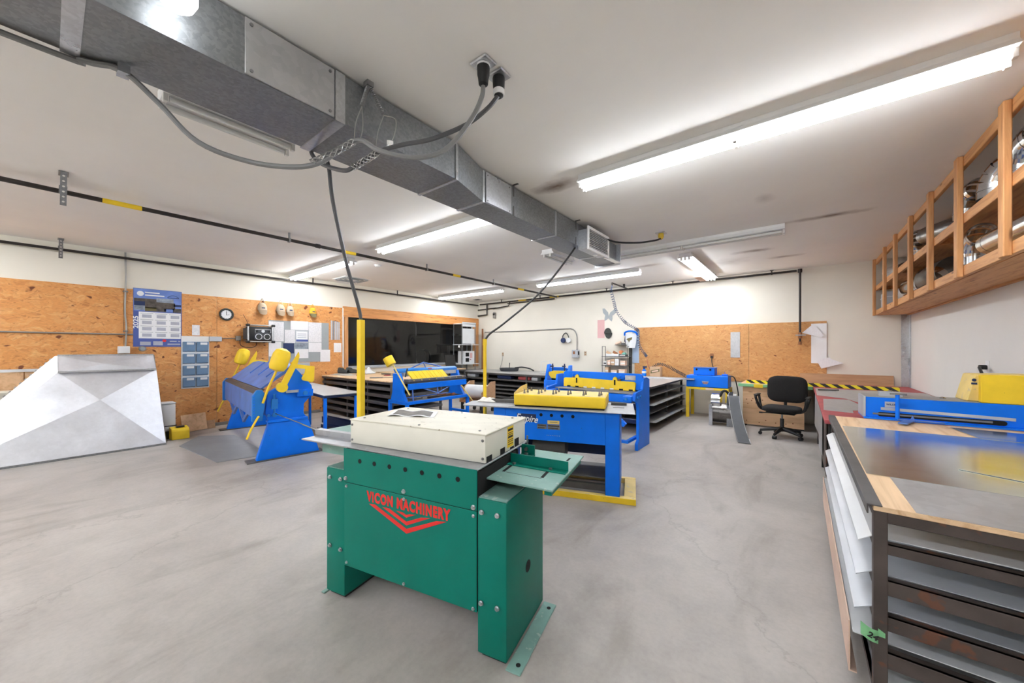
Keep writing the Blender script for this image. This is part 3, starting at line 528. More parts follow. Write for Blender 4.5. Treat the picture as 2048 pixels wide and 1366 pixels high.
obj('cover_lid', MB().box(0.095,1.047,0.083,0.587,1.026,1.034), M['creamt'], co, bev=0.002)
for b0, b1_, zz in ((0.1,0.157,0.918),(0.25,0.305,0.92),(0.37,0.42,0.9),(0.43,0.488,0.934)): obj('side_notch', MB().box(1.042,1.0428,b0,b1_,0.888,zz), M['darkhole'], co)
st = obj('warning_label', MB().box(1.0428,1.0435,0.335,0.412,0.905,1.02), M['yellow'], co)
for zz, hh in ((1.002,0.012),(0.985,0.004),(0.975,0.004),(0.962,0.012),(0.945,0.004),(0.935,0.004),(0.922,0.004)): obj('label_print', MB().box(1.0435,1.0438,0.342,0.405,zz-hh/2,zz+hh/2), M['black'], st)
for a, b in ((0.16,0.14),(0.98,0.14),(0.98,0.53),(0.16,0.53),(0.6,0.12),(0.6,0.55)): obj('lid_screw', MB().cyl((a,b,1.034),(a,b,1.038),0.007,n=8), M['steel'], co)
for z in (0.91,1.0): 
    for a in (0.115,1.027): put('cover_screw', SBOLT, co, (a,0.088,z)).scale = (0.6,0.6,0.6)
ot = obj('outfeed_table', MB().prism([(1.01,0.09),(1.4,0.07),(1.39,0.66),(1.05,0.67)],'z',0.811,0.82), M['greend'], g, bev=0.002)
obj('table_flange', MB().prism([(1.35,0.1),(1.385,0.1),(1.378,0.64),(1.343,0.64)],'z',0.782,0.811), M['green'], ot)
for a in (1.08,1.295): obj('slot', MB().obox((a,0.26,0.8203),(0.016,0.11,0.0008),(0,0,0.05)), M['darkhole'], ot)
obj('slot', MB().obox((1.33,0.55,0.8203),(0.012,0.06,0.0008)), M['darkhole'], ot); obj('scribe_line', MB().obox((1.2,0.2,0.8203),(0.2,0.003,0.0008),(0,0,-0.05)), M['black'], ot)
fo = obj('fence', MB().prism([(1.0,0.365),(1.39,0.345),(1.39,0.35),(1.0,0.37)],'z',0.82,0.872).prism([(1.0,0.315),(1.39,0.295),(1.39,0.345),(1.0,0.365)],'z',0.82,0.825), M['green'], g)
for a in (1.09,1.3): obj('fence_bolt', MB().cyl((a,0.325,0.825),(a,0.325,0.834),0.01,n=6), M['steel'], fo)
bk = obj('roll_bracket', MB().box(1.045,1.13,0.52,0.53,0.82,0.885).box(1.045,1.13,0.47,0.53,0.82,0.83), M['green'], g); obj('bracket_bolt', MB().cyl((1.08,0.52,0.86),(1.08,0.505,0.86),0.012,n=6).cyl((1.09,0.49,0.83),(1.09,0.49,0.845),0.012,n=6).cyl((1.05,0.6,0.82),(1.05,0.6,0.92),0.006,n=8), M['steel'], bk)
text('lettering', 'VICON MACHINERY', 0.074, M['red'], g, (0.334,-0.0046,0.614), (1,0,0), (0,0,1), bold=0.0042, fit=0.565, space=1.2)
ch = MB()
for (l0, l1, b0, b1, r0, r1) in (((0.352,0.598),(0.398,0.602),(0.62,0.49),(0.62,0.515),(0.876,0.604),(0.812,0.595)),((0.452,0.598),(0.5,0.6),(0.62,0.533),(0.62,0.553),(0.775,0.602),(0.718,0.594)),((0.55,0.597),(0.595,0.597),(0.619,0.574),(0.619,0.588),(0.682,0.601),(0.64,0.596))):
    ch.prism([l0,b0,b1,l1],'y',-0.0052,-0.004).prism([b0,r0,r1,b1],'y',-0.0052,-0.004)
obj('chevron_emblem', ch, M['red'], g, smooth=0)
t = thing('photo_print', 'curled photo print lying on the cream machine cover', 'paper', (-2.228,1.034,0), math.radians(12.6))
obj('sheet', MB().grid(lambda u, v: (0.13+0.3*u+0.11*(1-v), 0.245+0.185*v+0.09*u, 1.0345+0.010*math.sin(PI*2*u+0.5)**2), 12, 3, 0.0006), M['white'], t)
obj('picture', MB().grid(lambda u, v: (0.13+0.3*(0.1+u*0.8)+0.11*(1-(0.12+0.76*v)), 0.245+0.185*(0.12+0.76*v)+0.09*(0.1+u*0.8), 1.0352+0.010*math.sin(PI*2*(0.1+u*0.8)+0.5)**2), 12, 3), M['print_dark'], t)
t = thing('yellow_post', 'square yellow cable post rising behind the green machine', 'post', (-2.228-0.395*0.976-0.61*0.218, 1.034-0.395*0.218+0.61*0.976, 0), math.radians(12.6))
obj('post', MB().box(-0.0225,0.0225,-0.0225,0.0225,0.006,1.69), M['yellow'], t, bev=0.003); obj('base_plate', MB().box(-0.06,0.06,-0.06,0.06,0,0.006), M['yellow'], t)
# ------------------------------------------------------------------ blue and yellow roll former
e = thing('roll_forming_machine', 'blue roll former with a yellow cover on a yellow base frame', 'machine', (-2.83,2.75,0), math.radians(19.8))
obj('base_frame', MB().box(0.2,1.75,0.035,0.095,0,0.058).box(0.2,1.75,0.6,0.65,0,0.058).box(1.64,1.75,0.095,0.6,0.0,0.058).box(0.2,0.3,0.095,0.6,0.0,0.058), M['yellowd'], e, bev=0.004)
obj('base_stripe', MB().box(0.2,1.75,0.031,0.036,0.003,0.056), M['yellow'], e)
for a0, a1 in ((0.33,0.46),(1.472,1.605)):
    obj('leg', MB().box(a0,a1,0.05,0.056,0.058,0.848).box(a0,a0+0.006,0.05,0.58,0.058,0.848).box(a1-0.006,a1,0.05,0.58,0.058,0.848).box(a0,a1,0.574,0.58,0.058,0.848), M['blue'], e, bev=0.002)
fp = obj('front_panel', MB().box(0.46,1.472,0.052,0.058,0.535,0.848), M['blue'], e, bev=0.002)
for k in range(4): obj('access_hole', MB().cyl((0.842+k*0.107,0.052,0.793),(0.842+k*0.107,0.0508,0.793),0.0165,n=18), M['darkhole'], fp)
obj('back_panel', MB().box(0.46,1.472,0.57,0.576,0.3,0.848), M['navy'], e); obj('motor', MB().cyl((0.7,0.35,0.42),(1.05,0.35,0.42),0.11,n=20).box(0.7,1.0,0.26,0.44,0.26,0.32), M['darksteel'], e)
obj('lower_shelf', MB().box(0.46,1.472,0.1,0.56,0.2,0.21).box(0.33,1.6,0.15,0.2,0.058,0.12), M['darksteel'], e)
bl = obj('name_backing', MB().box(0.588,0.79,0.0505,0.052,0.715,0.795), M['navy'], e)
text('lettering', 'Empire', 0.098, M['white'], e, (0.575,0.0498,0.728), (1,0,-0.09), (0.09,0,1), bold=0.0016, fit=0.235, shear=0.3)
sk = obj('instruction_label', MB().box(0.908,1.03,0.0508,0.052,0.705,0.742), M['yellowd'], e); obj('print_line', MB().box(0.93,1.01,0.0504,0.0508,0.722,0.728), M['olive'], sk)
for a0, a1 in ((0.802,0.9),(0.908,1.035)):
    p = obj('maker_plate', MB().box(a0,a1,0.0508,0.052,0.652,0.7), M['galvl'], e); obj('plate_print', MB().box(a0+0.006,a1-0.006,0.0504,0.0508,0.68,0.694).box(a0+0.006,a1-0.02,0.0504,0.0508,0.658,0.668), M['print_dark'], p)
for k in range(8): obj('rivet', MB().cyl((0.905+k*0.018,0.052,0.592),(0.905+k*0.018,0.049,0.592),0.004,n=6), M['inkgrey'], fp)
obj('table_plate', MB().prism([(0.0,0.0),(1.745,0.0),(1.722,0.68),(0.5,0.68),(-0.04,0.3)],'z',0.852,0.86), M['tablesteel'], e, bev=0.002)
obj('plate_overlap', MB().prism([(0.0,-0.003),(0.5,-0.003),(0.55,0.1),(0.5,0.5),(-0.02,0.3)],'z',0.86,0.864), M['tablesteel'], e)
obj('infeed_guide', MB().box(0.22,0.53,0.26,0.29,0.864,0.9).box(0.3,0.53,0.34,0.45,0.864,0.88).box(0.36,0.53,0.5,0.52,0.864,0.9), M['darksteel'], e)
obj('table_slot', MB().box(1.53,1.64,0.3,0.36,0.86,0.8606).box(1.5,1.66,0.5,0.52,0.86,0.885), M['darksteel'], e)
cv = obj('cover', MB().box(0.54,1.472,0.09,0.58,0.874,0.985), M['yellow'], e, bev=0.01, seg=3)
plabel(obj('cover_top', MB().box(0.552,1.46,0.104,0.568,0.9845,0.9875), M['yellowd'], cv), 'dusty tan cover top'); obj('cover_gap', MB().box(0.55,1.46,0.1,0.57,0.86,0.875), M['darkhole'], e)
obj('end_flap', MB().prism([(0.095,0.98),(0.575,0.98),(0.575,1.05),(0.35,1.045),(0.1,1.0)],'x',0.54,0.546), M['yellowd'], cv)
STUD = obj('adjusting_stud', MB().cyl((0,0,0),(0,0,0.018),0.013,n=6).cyl((0,0,0.018),(0,0,0.032),0.008,n=8).cyl((0,0,0.032),(0,0,0.044),0.006,n=8), M['steel']); sm_ = STUD.data; bpy.data.objects.remove(STUD)
for k in range(6):
    for j, bb in enumerate((0.18,0.26,0.42)):
        if j < 2 or k < 3: put('adjusting_stud', sm_, cv, (0.63+k*0.155+(0.012 if j else 0), bb, 0.9875))
def ew(a, b, z):
    r = math.radians(19.8); return (-2.83+a*math.cos(r)-b*math.sin(r), 2.75+a*math.sin(r)+b*math.cos(r), z)
o = one('cleaning_rag', MB().grid(lambda u, v: (-0.11+0.22*u, -0.07+0.14*v, 0.004+0.052*max(0,math.sin(PI*u))**0.6*max(0,math.sin(PI*v))**0.6*(0.75+0.35*math.sin(9*u+5*v)*math.cos(7*v-3*u))), 22, 16, 0.003), M['cloth'], 'crumpled white rag on the blue machine table beside the thin yellow post', 'rag'); o.location = ew(0.16,0.3,0.864); o.rotation_euler = (0,0,0.4)
t = thing('yellow_post', 'thin round yellow cable post behind the white rag', 'post', ew(0.075,0.42,0), 0)
obj('post', MB().cyl((0,0,0.006),(0,0,1.53),0.02,n=14), M['yellow'], t); obj('collar', MB().cyl((0,0,1.5),(0,0,1.575),0.0235,n=14), M['yellow'], t); obj('base_plate', MB().box(-0.06,0.06,-0.06,0.06,0,0.006), M['yellow'], t)
# ------------------------------------------------------------------ big blue hand brake with yellow counterweights
b = thing('hand_brake', 'large blue sheet metal brake with yellow counterweights by the chipboard wall', 'brake', (-5.47,1.655,0), math.radians(-7.3))
LEG = [(0.0,0.012),(0.75,0.012),(0.6,0.5),(0.14,0.5)]
BODY = [(0.14,0.5),(0.59,0.5),(0.55,0.57),(0.555,0.7),(0.67,0.83),(0.65,0.95),(0.61,1.0),(0.455,1.19),(0.395,1.2),(0.27,0.97),(0.12,0.88),(0.1,0.62)]
for x0 in (-0.1,-2.72):
    obj('side_leg', MB().prism(LEG,'x',x0,x0+0.09), M['blue'], b, bev=0.008, seg=2)
    obj('foot_plate', MB().box(x0-0.06,x0+0.12,-0.1,0.8,0,0.014), M['darksteel'], b)
    sf = obj('side_frame', MB().prism(BODY,'x',x0+0.015,x0+0.085), M['blue'], b, bev=0.01, seg=2)
    obj('shelf_lip', MB().box(x0-0.005,x0+0.105,0.12,0.6,0.485,0.52), M['blue'], sf, bev=0.006)
    xs = x0+0.09
    obj('clamp_link', MB().box(xs-0.01,xs+0.03,0.46,0.66,0.8,0.9), M['blue'], sf, bev=0.006); obj('clamp_pin', MB().cyl((xs+0.03,0.56,0.85),(xs+0.045,0.56,0.85),0.03,n=16).cyl((xs+0.03,0.62,0.85),(xs+0.04,0.62,0.85),0.012,n=8), M['bluel'], sf)
    obj('adjuster', MB().box(xs,xs+0.05,0.16,0.23,0.67,0.8).cyl((xs+0.025,0.195,0.62),(xs+0.025,0.195,0.86),0.014), M['bluel'], sf); obj('adjuster_bolt', MB().cyl((xs,0.2,0.59),(xs+0.03,0.2,0.59),0.03,n=10).cyl((xs,0.13,0.59),(xs+0.04,0.13,0.59),0.018,n=8), M['bluel'], sf)
ap = obj('bending_apron', MB().box(-2.72,-0.02,-0.02,0.04,0.56,0.885), M['blue2'], b, bev=0.004)
plabel(ap, 'dusty blue bending apron')
plabel(obj('apron_bar', MB().prism([(-0.03,0.885),(0.05,0.885),(0.1,0.925),(0.03,0.93)],'x',-2.7,-0.04), M['rusty'], b), 'bare brown steel nose bar')
for tx in (-2.15,-1.25): obj('apron_truss', MB().obox((tx+0.17,0.0,0.5),(0.42,0.03,0.05),(0,0.42,0)).obox((tx+0.53,0.0,0.5),(0.42,0.03,0.05),(0,-0.42,0)), M['blue2'], b)
for xx in (-2.76,-0.03): obj('apron_end', MB().prism([(-0.05,0.53),(0.06,0.53),(0.085,0.7),(0.085,0.88),(0.06,0.93),(0.0,0.93),(-0.05,0.86)],'x',xx,xx+0.06), M['bluel'], b, bev=0.006)
for k in range(9): obj('rivet', MB().cyl((0.03,-0.03,0.57+k*0.036),(0.037,-0.03,0.57+k*0.036),0.008,n=6), M['blue'], b)
lf = obj('clamping_leaf', MB().prism([(0.06,0.935),(0.09,0.93),(0.42,1.17),(0.5,1.2),(0.48,1.23),(0.4,1.215)],'x',-2.65,-0.11), M['blue2'], b, bev=0.004)
for xx in (-1.75,-1.1,-0.55): obj('leaf_rib', MB().prism([(0.2,1.05),(0.42,1.215),(0.4,1.24),(0.2,1.07)],'x',xx,xx+0.035), M['blue2'], lf)
obj('leaf_truss', MB().prism([(-2.0,1.2),(-1.35,1.31),(-0.9,1.32),(-0.3,1.2)],'y',0.46,0.5), M['blue2'], lf)
def rotx(p, c, a):
    y_, z_ = p[1]-c[1], p[2]-c[2]; return (p[0], c[1]+y_*math.cos(a)-z_*math.sin(a), c[2]+y_*math.sin(a)+z_*math.cos(a))
for xs, sc in ((0.05,1.0),(-2.80,1.0)):
    hb = obj('lift_handle', MB().tube(catmull([(xs,-0.11,0.325),(xs,-0.06,0.45),(xs,0.0,0.57),(xs,0.02,0.6)],5),0.013).tube(catmull([(xs,0.06,0.76),(xs,0.12,0.95),(xs,0.21,1.17),(xs,0.29,1.4)],5),0.015), M['yellow'], b)
    A = Vector((xs,0.205,1.165)); Dv = Vector((0,0.3,0.95)).normalized(); R3 = Dv.to_track_quat('Z','Y').to_matrix()
    obj('counterweight', MB().lathe([(0.02,0),(0.085,0.02),(0.105,0.07),(0.105,0.22),(0.085,0.28),(0.03,0.31)],A,24,R3), M['yellow'], hb)
    xp = xs-0.03 if xs > -1 else xs
    q = xp+0.05
    cl = obj('clamp_handle', MB().prism([(0.235,0.96),(0.305,0.93),(0.45,1.25),(0.385,1.29)],'x',q-0.012,q+0.012), M['yellow'], b, bev=0.004)
    obj('handle_tip', MB().prism([(0.385,1.28),(0.45,1.25),(0.475,1.36),(0.465,1.42)],'x',q-0.01,q+0.01), M['yellow'], cl, bev=0.003)
    obj('handle_wing', MB().prism([(0.4,1.2),(0.45,1.25),(0.66,1.215),(0.66,1.17)],'x',q-0.01,q+0.01), M['yellow'], cl, bev=0.003)
    obj('handle_paddle', MB().prism([(0.545,1.21),(0.66,1.2),(0.655,1.02),(0.63,0.995),(0.51,1.03),(0.5,1.06),(0.54,1.14)],'x',q-0.012,q+0.012), M['yellow'], cl, bev=0.004)
    obj('handle_hub', MB().cyl((xp,0.27,0.95),(xp+0.075,0.27,0.95),0.065,n=20), M['yellow'], cl)
obj('stop_rod', MB().cyl((0.0,0.2,0.61),(0.55,0.42,0.5),0.006).cyl((0.5,0.4,0.507),(0.95,0.58,0.41),0.009), M['steel'], b)
obj('link_bar', MB().box(0.0,0.02,0.33,0.48,0.865,0.9), M['greysheet'], b); obj('tie_bar', MB().box(-2.65,-0.05,0.3,0.36,0.42,0.5), M['blue'], b)
o = one('floor_mat', MB().prism([(-5.87,1.34),(-7.3,1.22),(-7.85,1.55),(-7.5,1.95),(-5.75,1.9)],'z',0,0.008), M['mat'], 'thin grey rubber mat on the floor before the big blue brake', 'mat')
t = thing('steel_table', 'blue legged steel table behind the large brake', 'table', (-5.33,2.44,0), math.radians(-6))
obj('tabletop', MB().box(-2.2,0.04,-0.02,0.52,0.788,0.8), M['sheetg'], t, bev=0.002); obj('apron_frame', MB().box(-2.15,0,0.0,0.03,0.75,0.788).box(-2.15,0,0.45,0.48,0.75,0.788).box(-0.03,0,0.03,0.45,0.75,0.788), M['navy'], t)
for x0 in (-2.15,-0.04):
    for y0 in (0.0,0.44): obj('leg', MB().box(x0,x0+0.04,y0,y0+0.04,0,0.75), M['blue'], t, bev=0.003)
obj('stretcher', MB().box(-0.04,0.0,0.04,0.44,0.12,0.15), M['navy'], t)
for k, (x, y, L_, a, c, mm) in enumerate(((-6.9,3.45,1.1,0.05,0.12,'navy'),(-6.5,3.25,1.0,0.1,0.06,'navy'),(-6.4,3.15,0.9,0.2,0.04,'rusty'),(-6.2,3.3,0.7,0.35,0.02,'sheetg'),(-6.0,3.2,0.6,0.15,0.03,'darksteel'))):
    one('scrap_channel', MB().prism([(-0.06,0),(0.06,0),(0.06,c),(0.055,c),(0.055,0.006),(-0.055,0.006),(-0.055,c),(-0.06,c)],'x',-L_/2,L_/2), M[mm], ['long dark blue channel offcut furthest under the steel table','second dark channel offcut under the steel table','brown steel offcut on the floor under the steel table','pale flat steel offcut on the floor by the table leg','short dark offcut nearest the steel table leg'][k], 'offcut', 'metal offcuts under the steel table', loc=(x,y,0.002), rot=(0,0,a))
# ------------------------------------------------------------------ pan brake with yellow fingers
p = thing('pan_brake', 'small blue pan brake with yellow fingers on a blue stand', 'brake', (-4.92,3.54,0), PI/2)
obj('stand_frame', MB().box(0,1.4,0,0.05,0.555,0.605).box(0,1.4,0.47,0.52,0.555,0.605).box(0,0.05,0.05,0.47,0.555,0.605).box(1.35,1.4,0.05,0.47,0.555,0.605), M['blue'], p, bev=0.004)
for a in (0,1.35):
    for bb in (0,0.47): obj('stand_leg', MB().box(a,a+0.05,bb,bb+0.05,0,0.555), M['blue'], p, bev=0.004)
obj('stand_rail', MB().box(0.05,1.35,0.475,0.515,0.16,0.2).box(1.355,1.395,0.05,0.47,0.26,0.3).box(0.005,0.045,0.05,0.47,0.26,0.3), M['blue'], p); obj('stand_shelf', MB().box(0.05,1.35,0.03,0.5,0.585,0.595), M['darksteel'], p)
for a0 in (0.0,1.27):
    obj('side_plate', MB().prism([(0.03,0.605),(0.45,0.605),(0.4,0.75),(0.38,1.05),(0.2,1.06),(0.16,0.95),(0.12,0.9),(0.12,0.75)],'x',a0,a0+0.05), M['blue'], p, bev=0.006)
obj('bending_apron', MB().box(0.03,1.3,-0.03,0.02,0.8,0.895), M['blue'], p, bev=0.004); obj('apron_edge', MB().box(0.03,1.3,-0.02,0.12,0.93,0.965), M['steel'], p)
for k in range(8): obj('apron_bolt', MB().cyl((0.12+k*0.155,-0.02,0.945),(0.12+k*0.155,-0.034,0.945),0.009,n=6), M['yellowd'], p)
obj('apron_body', MB().box(0.05,1.28,0.0,0.1,0.895,0.93), M['darksteel'], p)
obj('apron_truss', MB().tube([(0.33,0.0,0.8),(0.62,-0.02,0.7),(0.92,0.0,0.8)],0.011).cyl((0.62,-0.02,0.7),(0.62,0,0.8),0.011), M['blue2'], p)
tb = obj('top_beam', MB().prism([(0.26,1.06),(0.36,1.06),(0.4,1.12),(0.32,1.13),(0.26,1.1)],'x',0.02,1.33), M['bluel'], p, bev=0.004)
obj('beam_truss', MB().tube([(0.33,0.36,1.12),(0.64,0.4,1.215),(1.05,0.36,1.12)],0.012).cyl((0.64,0.4,1.215),(0.66,0.36,1.12),0.01), M['blue2'], tb); obj('beam_tag', MB().box(0.64,0.72,0.262,0.268,1.085,1.115), M['redpaint'], tb)
obj('beam_bar', MB().box(0.1,1.3,0.22,0.26,1.0,1.06), M['greysheet'], p)
ws = [0.105,0.1,0.085,0.1,0.06,0.075,0.1,0.05,0.1]; a = 0.16
for k, wd in enumerate(ws):
    obj('finger', MB().prism([(0.06,0.965),(0.1,0.965),(0.24,1.06),(0.22,1.085)],'x',a,a+wd-0.005), M['yellow'], p, bev=0.003); a += wd
hb = obj('counterweight_rod', MB().cyl((0.02,-0.05,0.72),(-0.13,0.22,1.24),0.012), M['yellowd'], p)
Dv = (Vector((-0.13,0.22,1.24))-Vector((0.02,-0.05,0.72))).normalized(); obj('counterweight', MB().lathe([(0.075,0),(0.08,0.01),(0.08,0.13),(0.075,0.14)],(-0.13,0.22,1.2),20,Dv.to_track_quat('Z','Y').to_matrix()), M['yellow'], hb)
obj('pull_handle', MB().cyl((1.17,-0.02,0.79),(1.42,-0.1,0.45),0.012), M['yellowd'], p); obj('clamp_lever', MB().cyl((0.08,0.15,1.0),(0.14,0.18,1.13),0.012), M['black'], p)
obj('tie_rod', MB().cyl((0.14,0.02,0.6),(0.11,0.0,0.8),0.012), M['blue2'], p)
for i, (aa, bb, L_, r_, mm) in enumerate(((0.75,0.2,0.4,0.2,'rusty'),(1.0,0.25,0.3,-0.15,'brown'),(1.2,0.2,0.12,0.4,'orange'),(0.35,0.25,0.3,0.1,'steel'))):
    c = (-4.92-bb,3.54+aa,0.597)
    one('loose_tool', MB().box(-L_/2,L_/2,-0.02,0.02,0,0.018).cyl((-L_/2,0,0.02),(L_/2*0.2,0,0.02),0.018), M[mm], ['rusty bar lying on the pan brake stand','brown wooden handle on the pan brake stand','small orange piece at the right of the pan brake stand','plain steel bar at the left of the pan brake stand'][i], 'tool', 'loose tools on the pan brake stand', loc=c, rot=(0,0,PI/2+r_))
# ------------------------------------------------------------------ foot shear behind
s = thing('foot_shear', 'wide blue foot shear with a yellow hold-down bar', 'shear')
for x0 in (-3.32,-1.86): obj('side_frame', MB().prism([(5.2,0.0),(5.72,0.0),(5.72,1.0),(5.6,1.03),(5.45,1.02),(5.42,0.86),(5.12,0.83),(5.1,0.72),(5.22,0.68),(5.26,0.6),(5.26,0.14),(5.2,0.1)],'x',x0,x0+0.045), M['blue'], s, bev=0.006)
obj('bed_arm', MB().box(-1.98,-1.86,5.05,5.4,0.71,0.79).box(-3.3,-3.2,5.05,5.4,0.71,0.79), M['blue'], s, bev=0.01, seg=2); obj('bed_front', MB().box(-3.25,-1.95,5.3,5.36,0.66,0.78), M['blue'], s, bev=0.006)
obj('bed_table', MB().prism([(-3.46,5.5),(-3.5,5.42),(-3.42,5.35),(-3.2,5.33),(-1.87,5.3),(-1.87,5.5)],'z',0.79,0.81), M['tablesteel'], s, bev=0.003)
bm_ = obj('upper_beam', MB().prism(rrect(-3.17,-1.83,0.84,1.085,0.05),'y',5.44,5.5), M['blue'], s, bev=0.006)
hd = obj('hold_down', MB().prism([(-3.14,0.83),(-1.93,0.825),(-1.92,0.945),(-1.95,0.965),(-2.2,0.965),(-2.215,1.01),(-2.24,1.03),(-2.265,1.01),(-2.28,0.97),(-2.86,0.985),(-2.87,1.02),(-2.895,1.04),(-2.92,1.02),(-2.935,0.98),(-3.12,0.975),(-3.14,0.955)],'y',5.4,5.438), M['yellow'], s, bev=0.003)
for a in (-2.895,-2.24): obj('hold_down_slot', MB().box(a-0.012,a+0.012,5.397,5.4,0.9,0.98), M['darkhole'], hd)
for k in range(8): obj('notch', MB().box(-3.07+k*0.15,-3.01+k*0.15,5.396,5.4,0.828,0.85), M['white'] if 1 < k < 6 else M['darkhole'], hd)
for a in (-2.97,-2.17): sc_ = obj('screw_jack', MB().cyl((a,5.42,0.84),(a,5.42,1.0),0.018,n=12), M['brown'], s); obj('screw_handle', MB().box(a-0.01,a+0.07,5.41,5.43,1.0,1.025).cyl((a,5.42,1.0),(a,5.42,1.04),0.022,n=10), M['blue'], sc_)
pl_ = obj('maker_plate', MB().box(-2.09,-1.93,5.434,5.439,0.985,1.055), M['galvl'], s); obj('plate_print', MB().box(-2.08,-1.94,5.432,5.434,1.035,1.048), M['inkgrey'], pl_)
obj('treadle', MB().box(-3.2,-1.9,5.05,5.1,0.12,0.16).box(-3.2,-3.15,5.1,5.6,0.12,0.16).box(-1.95,-1.9,5.1,5.6,0.12,0.16), M['blue'], s, bev=0.004); obj('tie_rail', MB().box(-3.28,-1.86,5.6,5.66,0.3,0.36).box(-3.28,-1.86,5.5,5.56,0.55,0.62), M['navy'], s)
obj('brace', MB().obox((-2.25,5.3,0.5),(0.55,0.05,0.07),(0,0.7,0)), M['blue'], s)
obj('side_bolt', MB().cyl((-1.815,5.2,0.76),(-1.80,5.2,0.76),0.022,n=6).cyl((-1.815,5.3,0.77),(-1.8,5.3,0.77),0.022,n=6).cyl((-1.93,5.05,0.75),(-1.93,5.035,0.75),0.022,n=6), M['bluel'], s)
one('steel_strip', MB().box(-0.6,0.6,-0.04,0.04,0,0.003), M['sheetg'], 'long thin steel strip laid across the wide shear bed', 'strip', loc=(-2.55,5.32,0.812), rot=(0,0,0.08))
n = thing('bench_shear', 'small blue notching shear behind the left end of the wide shear', 'shear', (-4.08,6.8,0), 0.3)
for a0, top in ((-0.27,1.12),(0.2,1.1)): obj('side_frame', MB().prism([(-0.25,0.0),(0.25,0.0),(0.25,top),(0.05,top),(-0.12,top-0.28),(-0.2,0.75)],'x',a0,a0+0.05), M['blue'], n, bev=0.008)
obj('front_panel', MB().box(-0.27,0.25,-0.2,-0.16,0.1,0.8), M['blue'], n, bev=0.006); obj('upper_beam', MB().prism([(-0.22,0.93),(0.2,0.93),(0.2,1.03),(0.1,1.06),(-0.12,1.06),(-0.22,1.02)],'y',0.05,0.12), M['blue'], n, bev=0.006)
obj('hold_down', MB().prism([(-0.2,0.9),(-0.15,0.83),(0.05,0.82),(0.1,0.88),(0.2,0.92),(0.2,0.99),(-0.1,0.99),(-0.2,0.96)],'y',-0.06,-0.02), M['yellow'], n, bev=0.003)
for a in (-0.12,0.14): obj('clamp_screw', MB().cyl((a,-0.04,0.88),(a,-0.04,1.14),0.014,n=10).box(a-0.05,a+0.02,-0.06,-0.02,1.07,1.1), M['navy'], n)
# ------------------------------------------------------------------ sheet racks and benches
def rack(name, label, x0, x1, y0, y1, zt_, shelves, topm, railm, sheetm, posts, cat='bench', over=0.02, topth=0.02):
    t = thing(name, label, cat)
    obj('top_board', MB().box(x0,x1,y0,y1,zt_-topth,zt_), topm, t, bev=0.002)
    obj('top_rail', MB().box(x0+0.01,x1-0.01,y0+0.01,y0+0.05,zt_-topth-0.045,zt_-topth).box(x0+0.01,x1-0.01,y1-0.05,y1-0.01,zt_-topth-0.045,zt_-topth).box(x0+0.01,x0+0.05,y0+0.05,y1-0.05,zt_-topth-0.045,zt_-topth).box(x1-0.05,x1-0.01,y0+0.05,y1-0.05,zt_-topth-0.045,zt_-topth), railm, t)
    for (px, py) in posts: obj('post', MB().box(px,px+0.04,py,py+0.04,0,zt_-topth-0.045), railm, t)
    for z0, hh, st_ in shelves:
        r = obj('shelf_rail', MB().box(x0+0.015,x1-0.015,y0+0.012,y0+0.03,z0-hh,z0).box(x0+0.015,x1-0.015,y1-0.03,y1-0.012,z0-hh,z0).box(x0+0.012,x0+0.03,y0+0.03,y1-0.03,z0-hh,z0).box(x1-0.03,x1-0.012,y0+0.03,y1-0.03,z0-hh,z0), railm, t)
        if st_: obj('shelf_plate', MB().box(x0+0.02,x1-0.02,y0+0.02,y1-0.02,z0,z0+0.006), sheetm, t)
    return t
ta = rack('sheet_rack_table', 'long worn table with stacked sheet shelves under the dark window', -8.69, -5.95, 3.92, 5.2, 0.85, [(0.72,0.05,1),(0.58,0.05,1),(0.44,0.05,1),(0.3,0.05,1),(0.16,0.05,1)], M['plyy'], M['darksteel'], M['darksteel'], [(x,y) for x in (-8.66,-7.6,-6.8,-6.0) for y in (3.95,5.13)])
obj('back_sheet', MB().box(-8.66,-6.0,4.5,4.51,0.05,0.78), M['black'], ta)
tb2 = rack('window_bench', 'narrow cluttered bench below the metal shelf unit by the window', -8.69, -7.95, 5.3, 7.86, 0.86, [(0.45,0.04,1)], M['plyy'], M['darksteel'], M['darksteel'], [(-8.66,5.33),(-8.0,5.33),(-8.66,7.79),(-8.0,7.79)])
tbk = rack('sheet_rack_table', 'dark steel rack bench with grey top along the back wall', -8.6, -4.42, 7.93, 9.16, 0.78, [(0.6,0.035,1),(0.44,0.035,1),(0.33,0.035,1),(0.22,0.035,1),(0.11,0.035,1)], M['sheetg'], M['darksteel'], M['darksteel'], [(x,y) for x in (-8.57,-7.2,-5.8,-4.46) for y in (7.96,9.1)])
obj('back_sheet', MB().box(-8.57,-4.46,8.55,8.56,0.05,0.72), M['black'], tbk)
tr = rack('sheet_rack_table', 'dark sheet rack piled with grey sheets beside the yellow-legged stand', -3.6, -2.12, 6.55, 9.1, 0.79, [(0.62,0.04,1),(0.46,0.04,1),(0.31,0.04,1),(0.16,0.04,1)], M['sheetg'], M['darksteel'], M['darksteel'], [(x,y) for x in (-3.57,-2.17) for y in (6.58,7.8,9.02)])
obj('inner_sheet', MB().box(-2.6,-2.59,6.7,9.0,0.05,0.72), M['black'], tr)
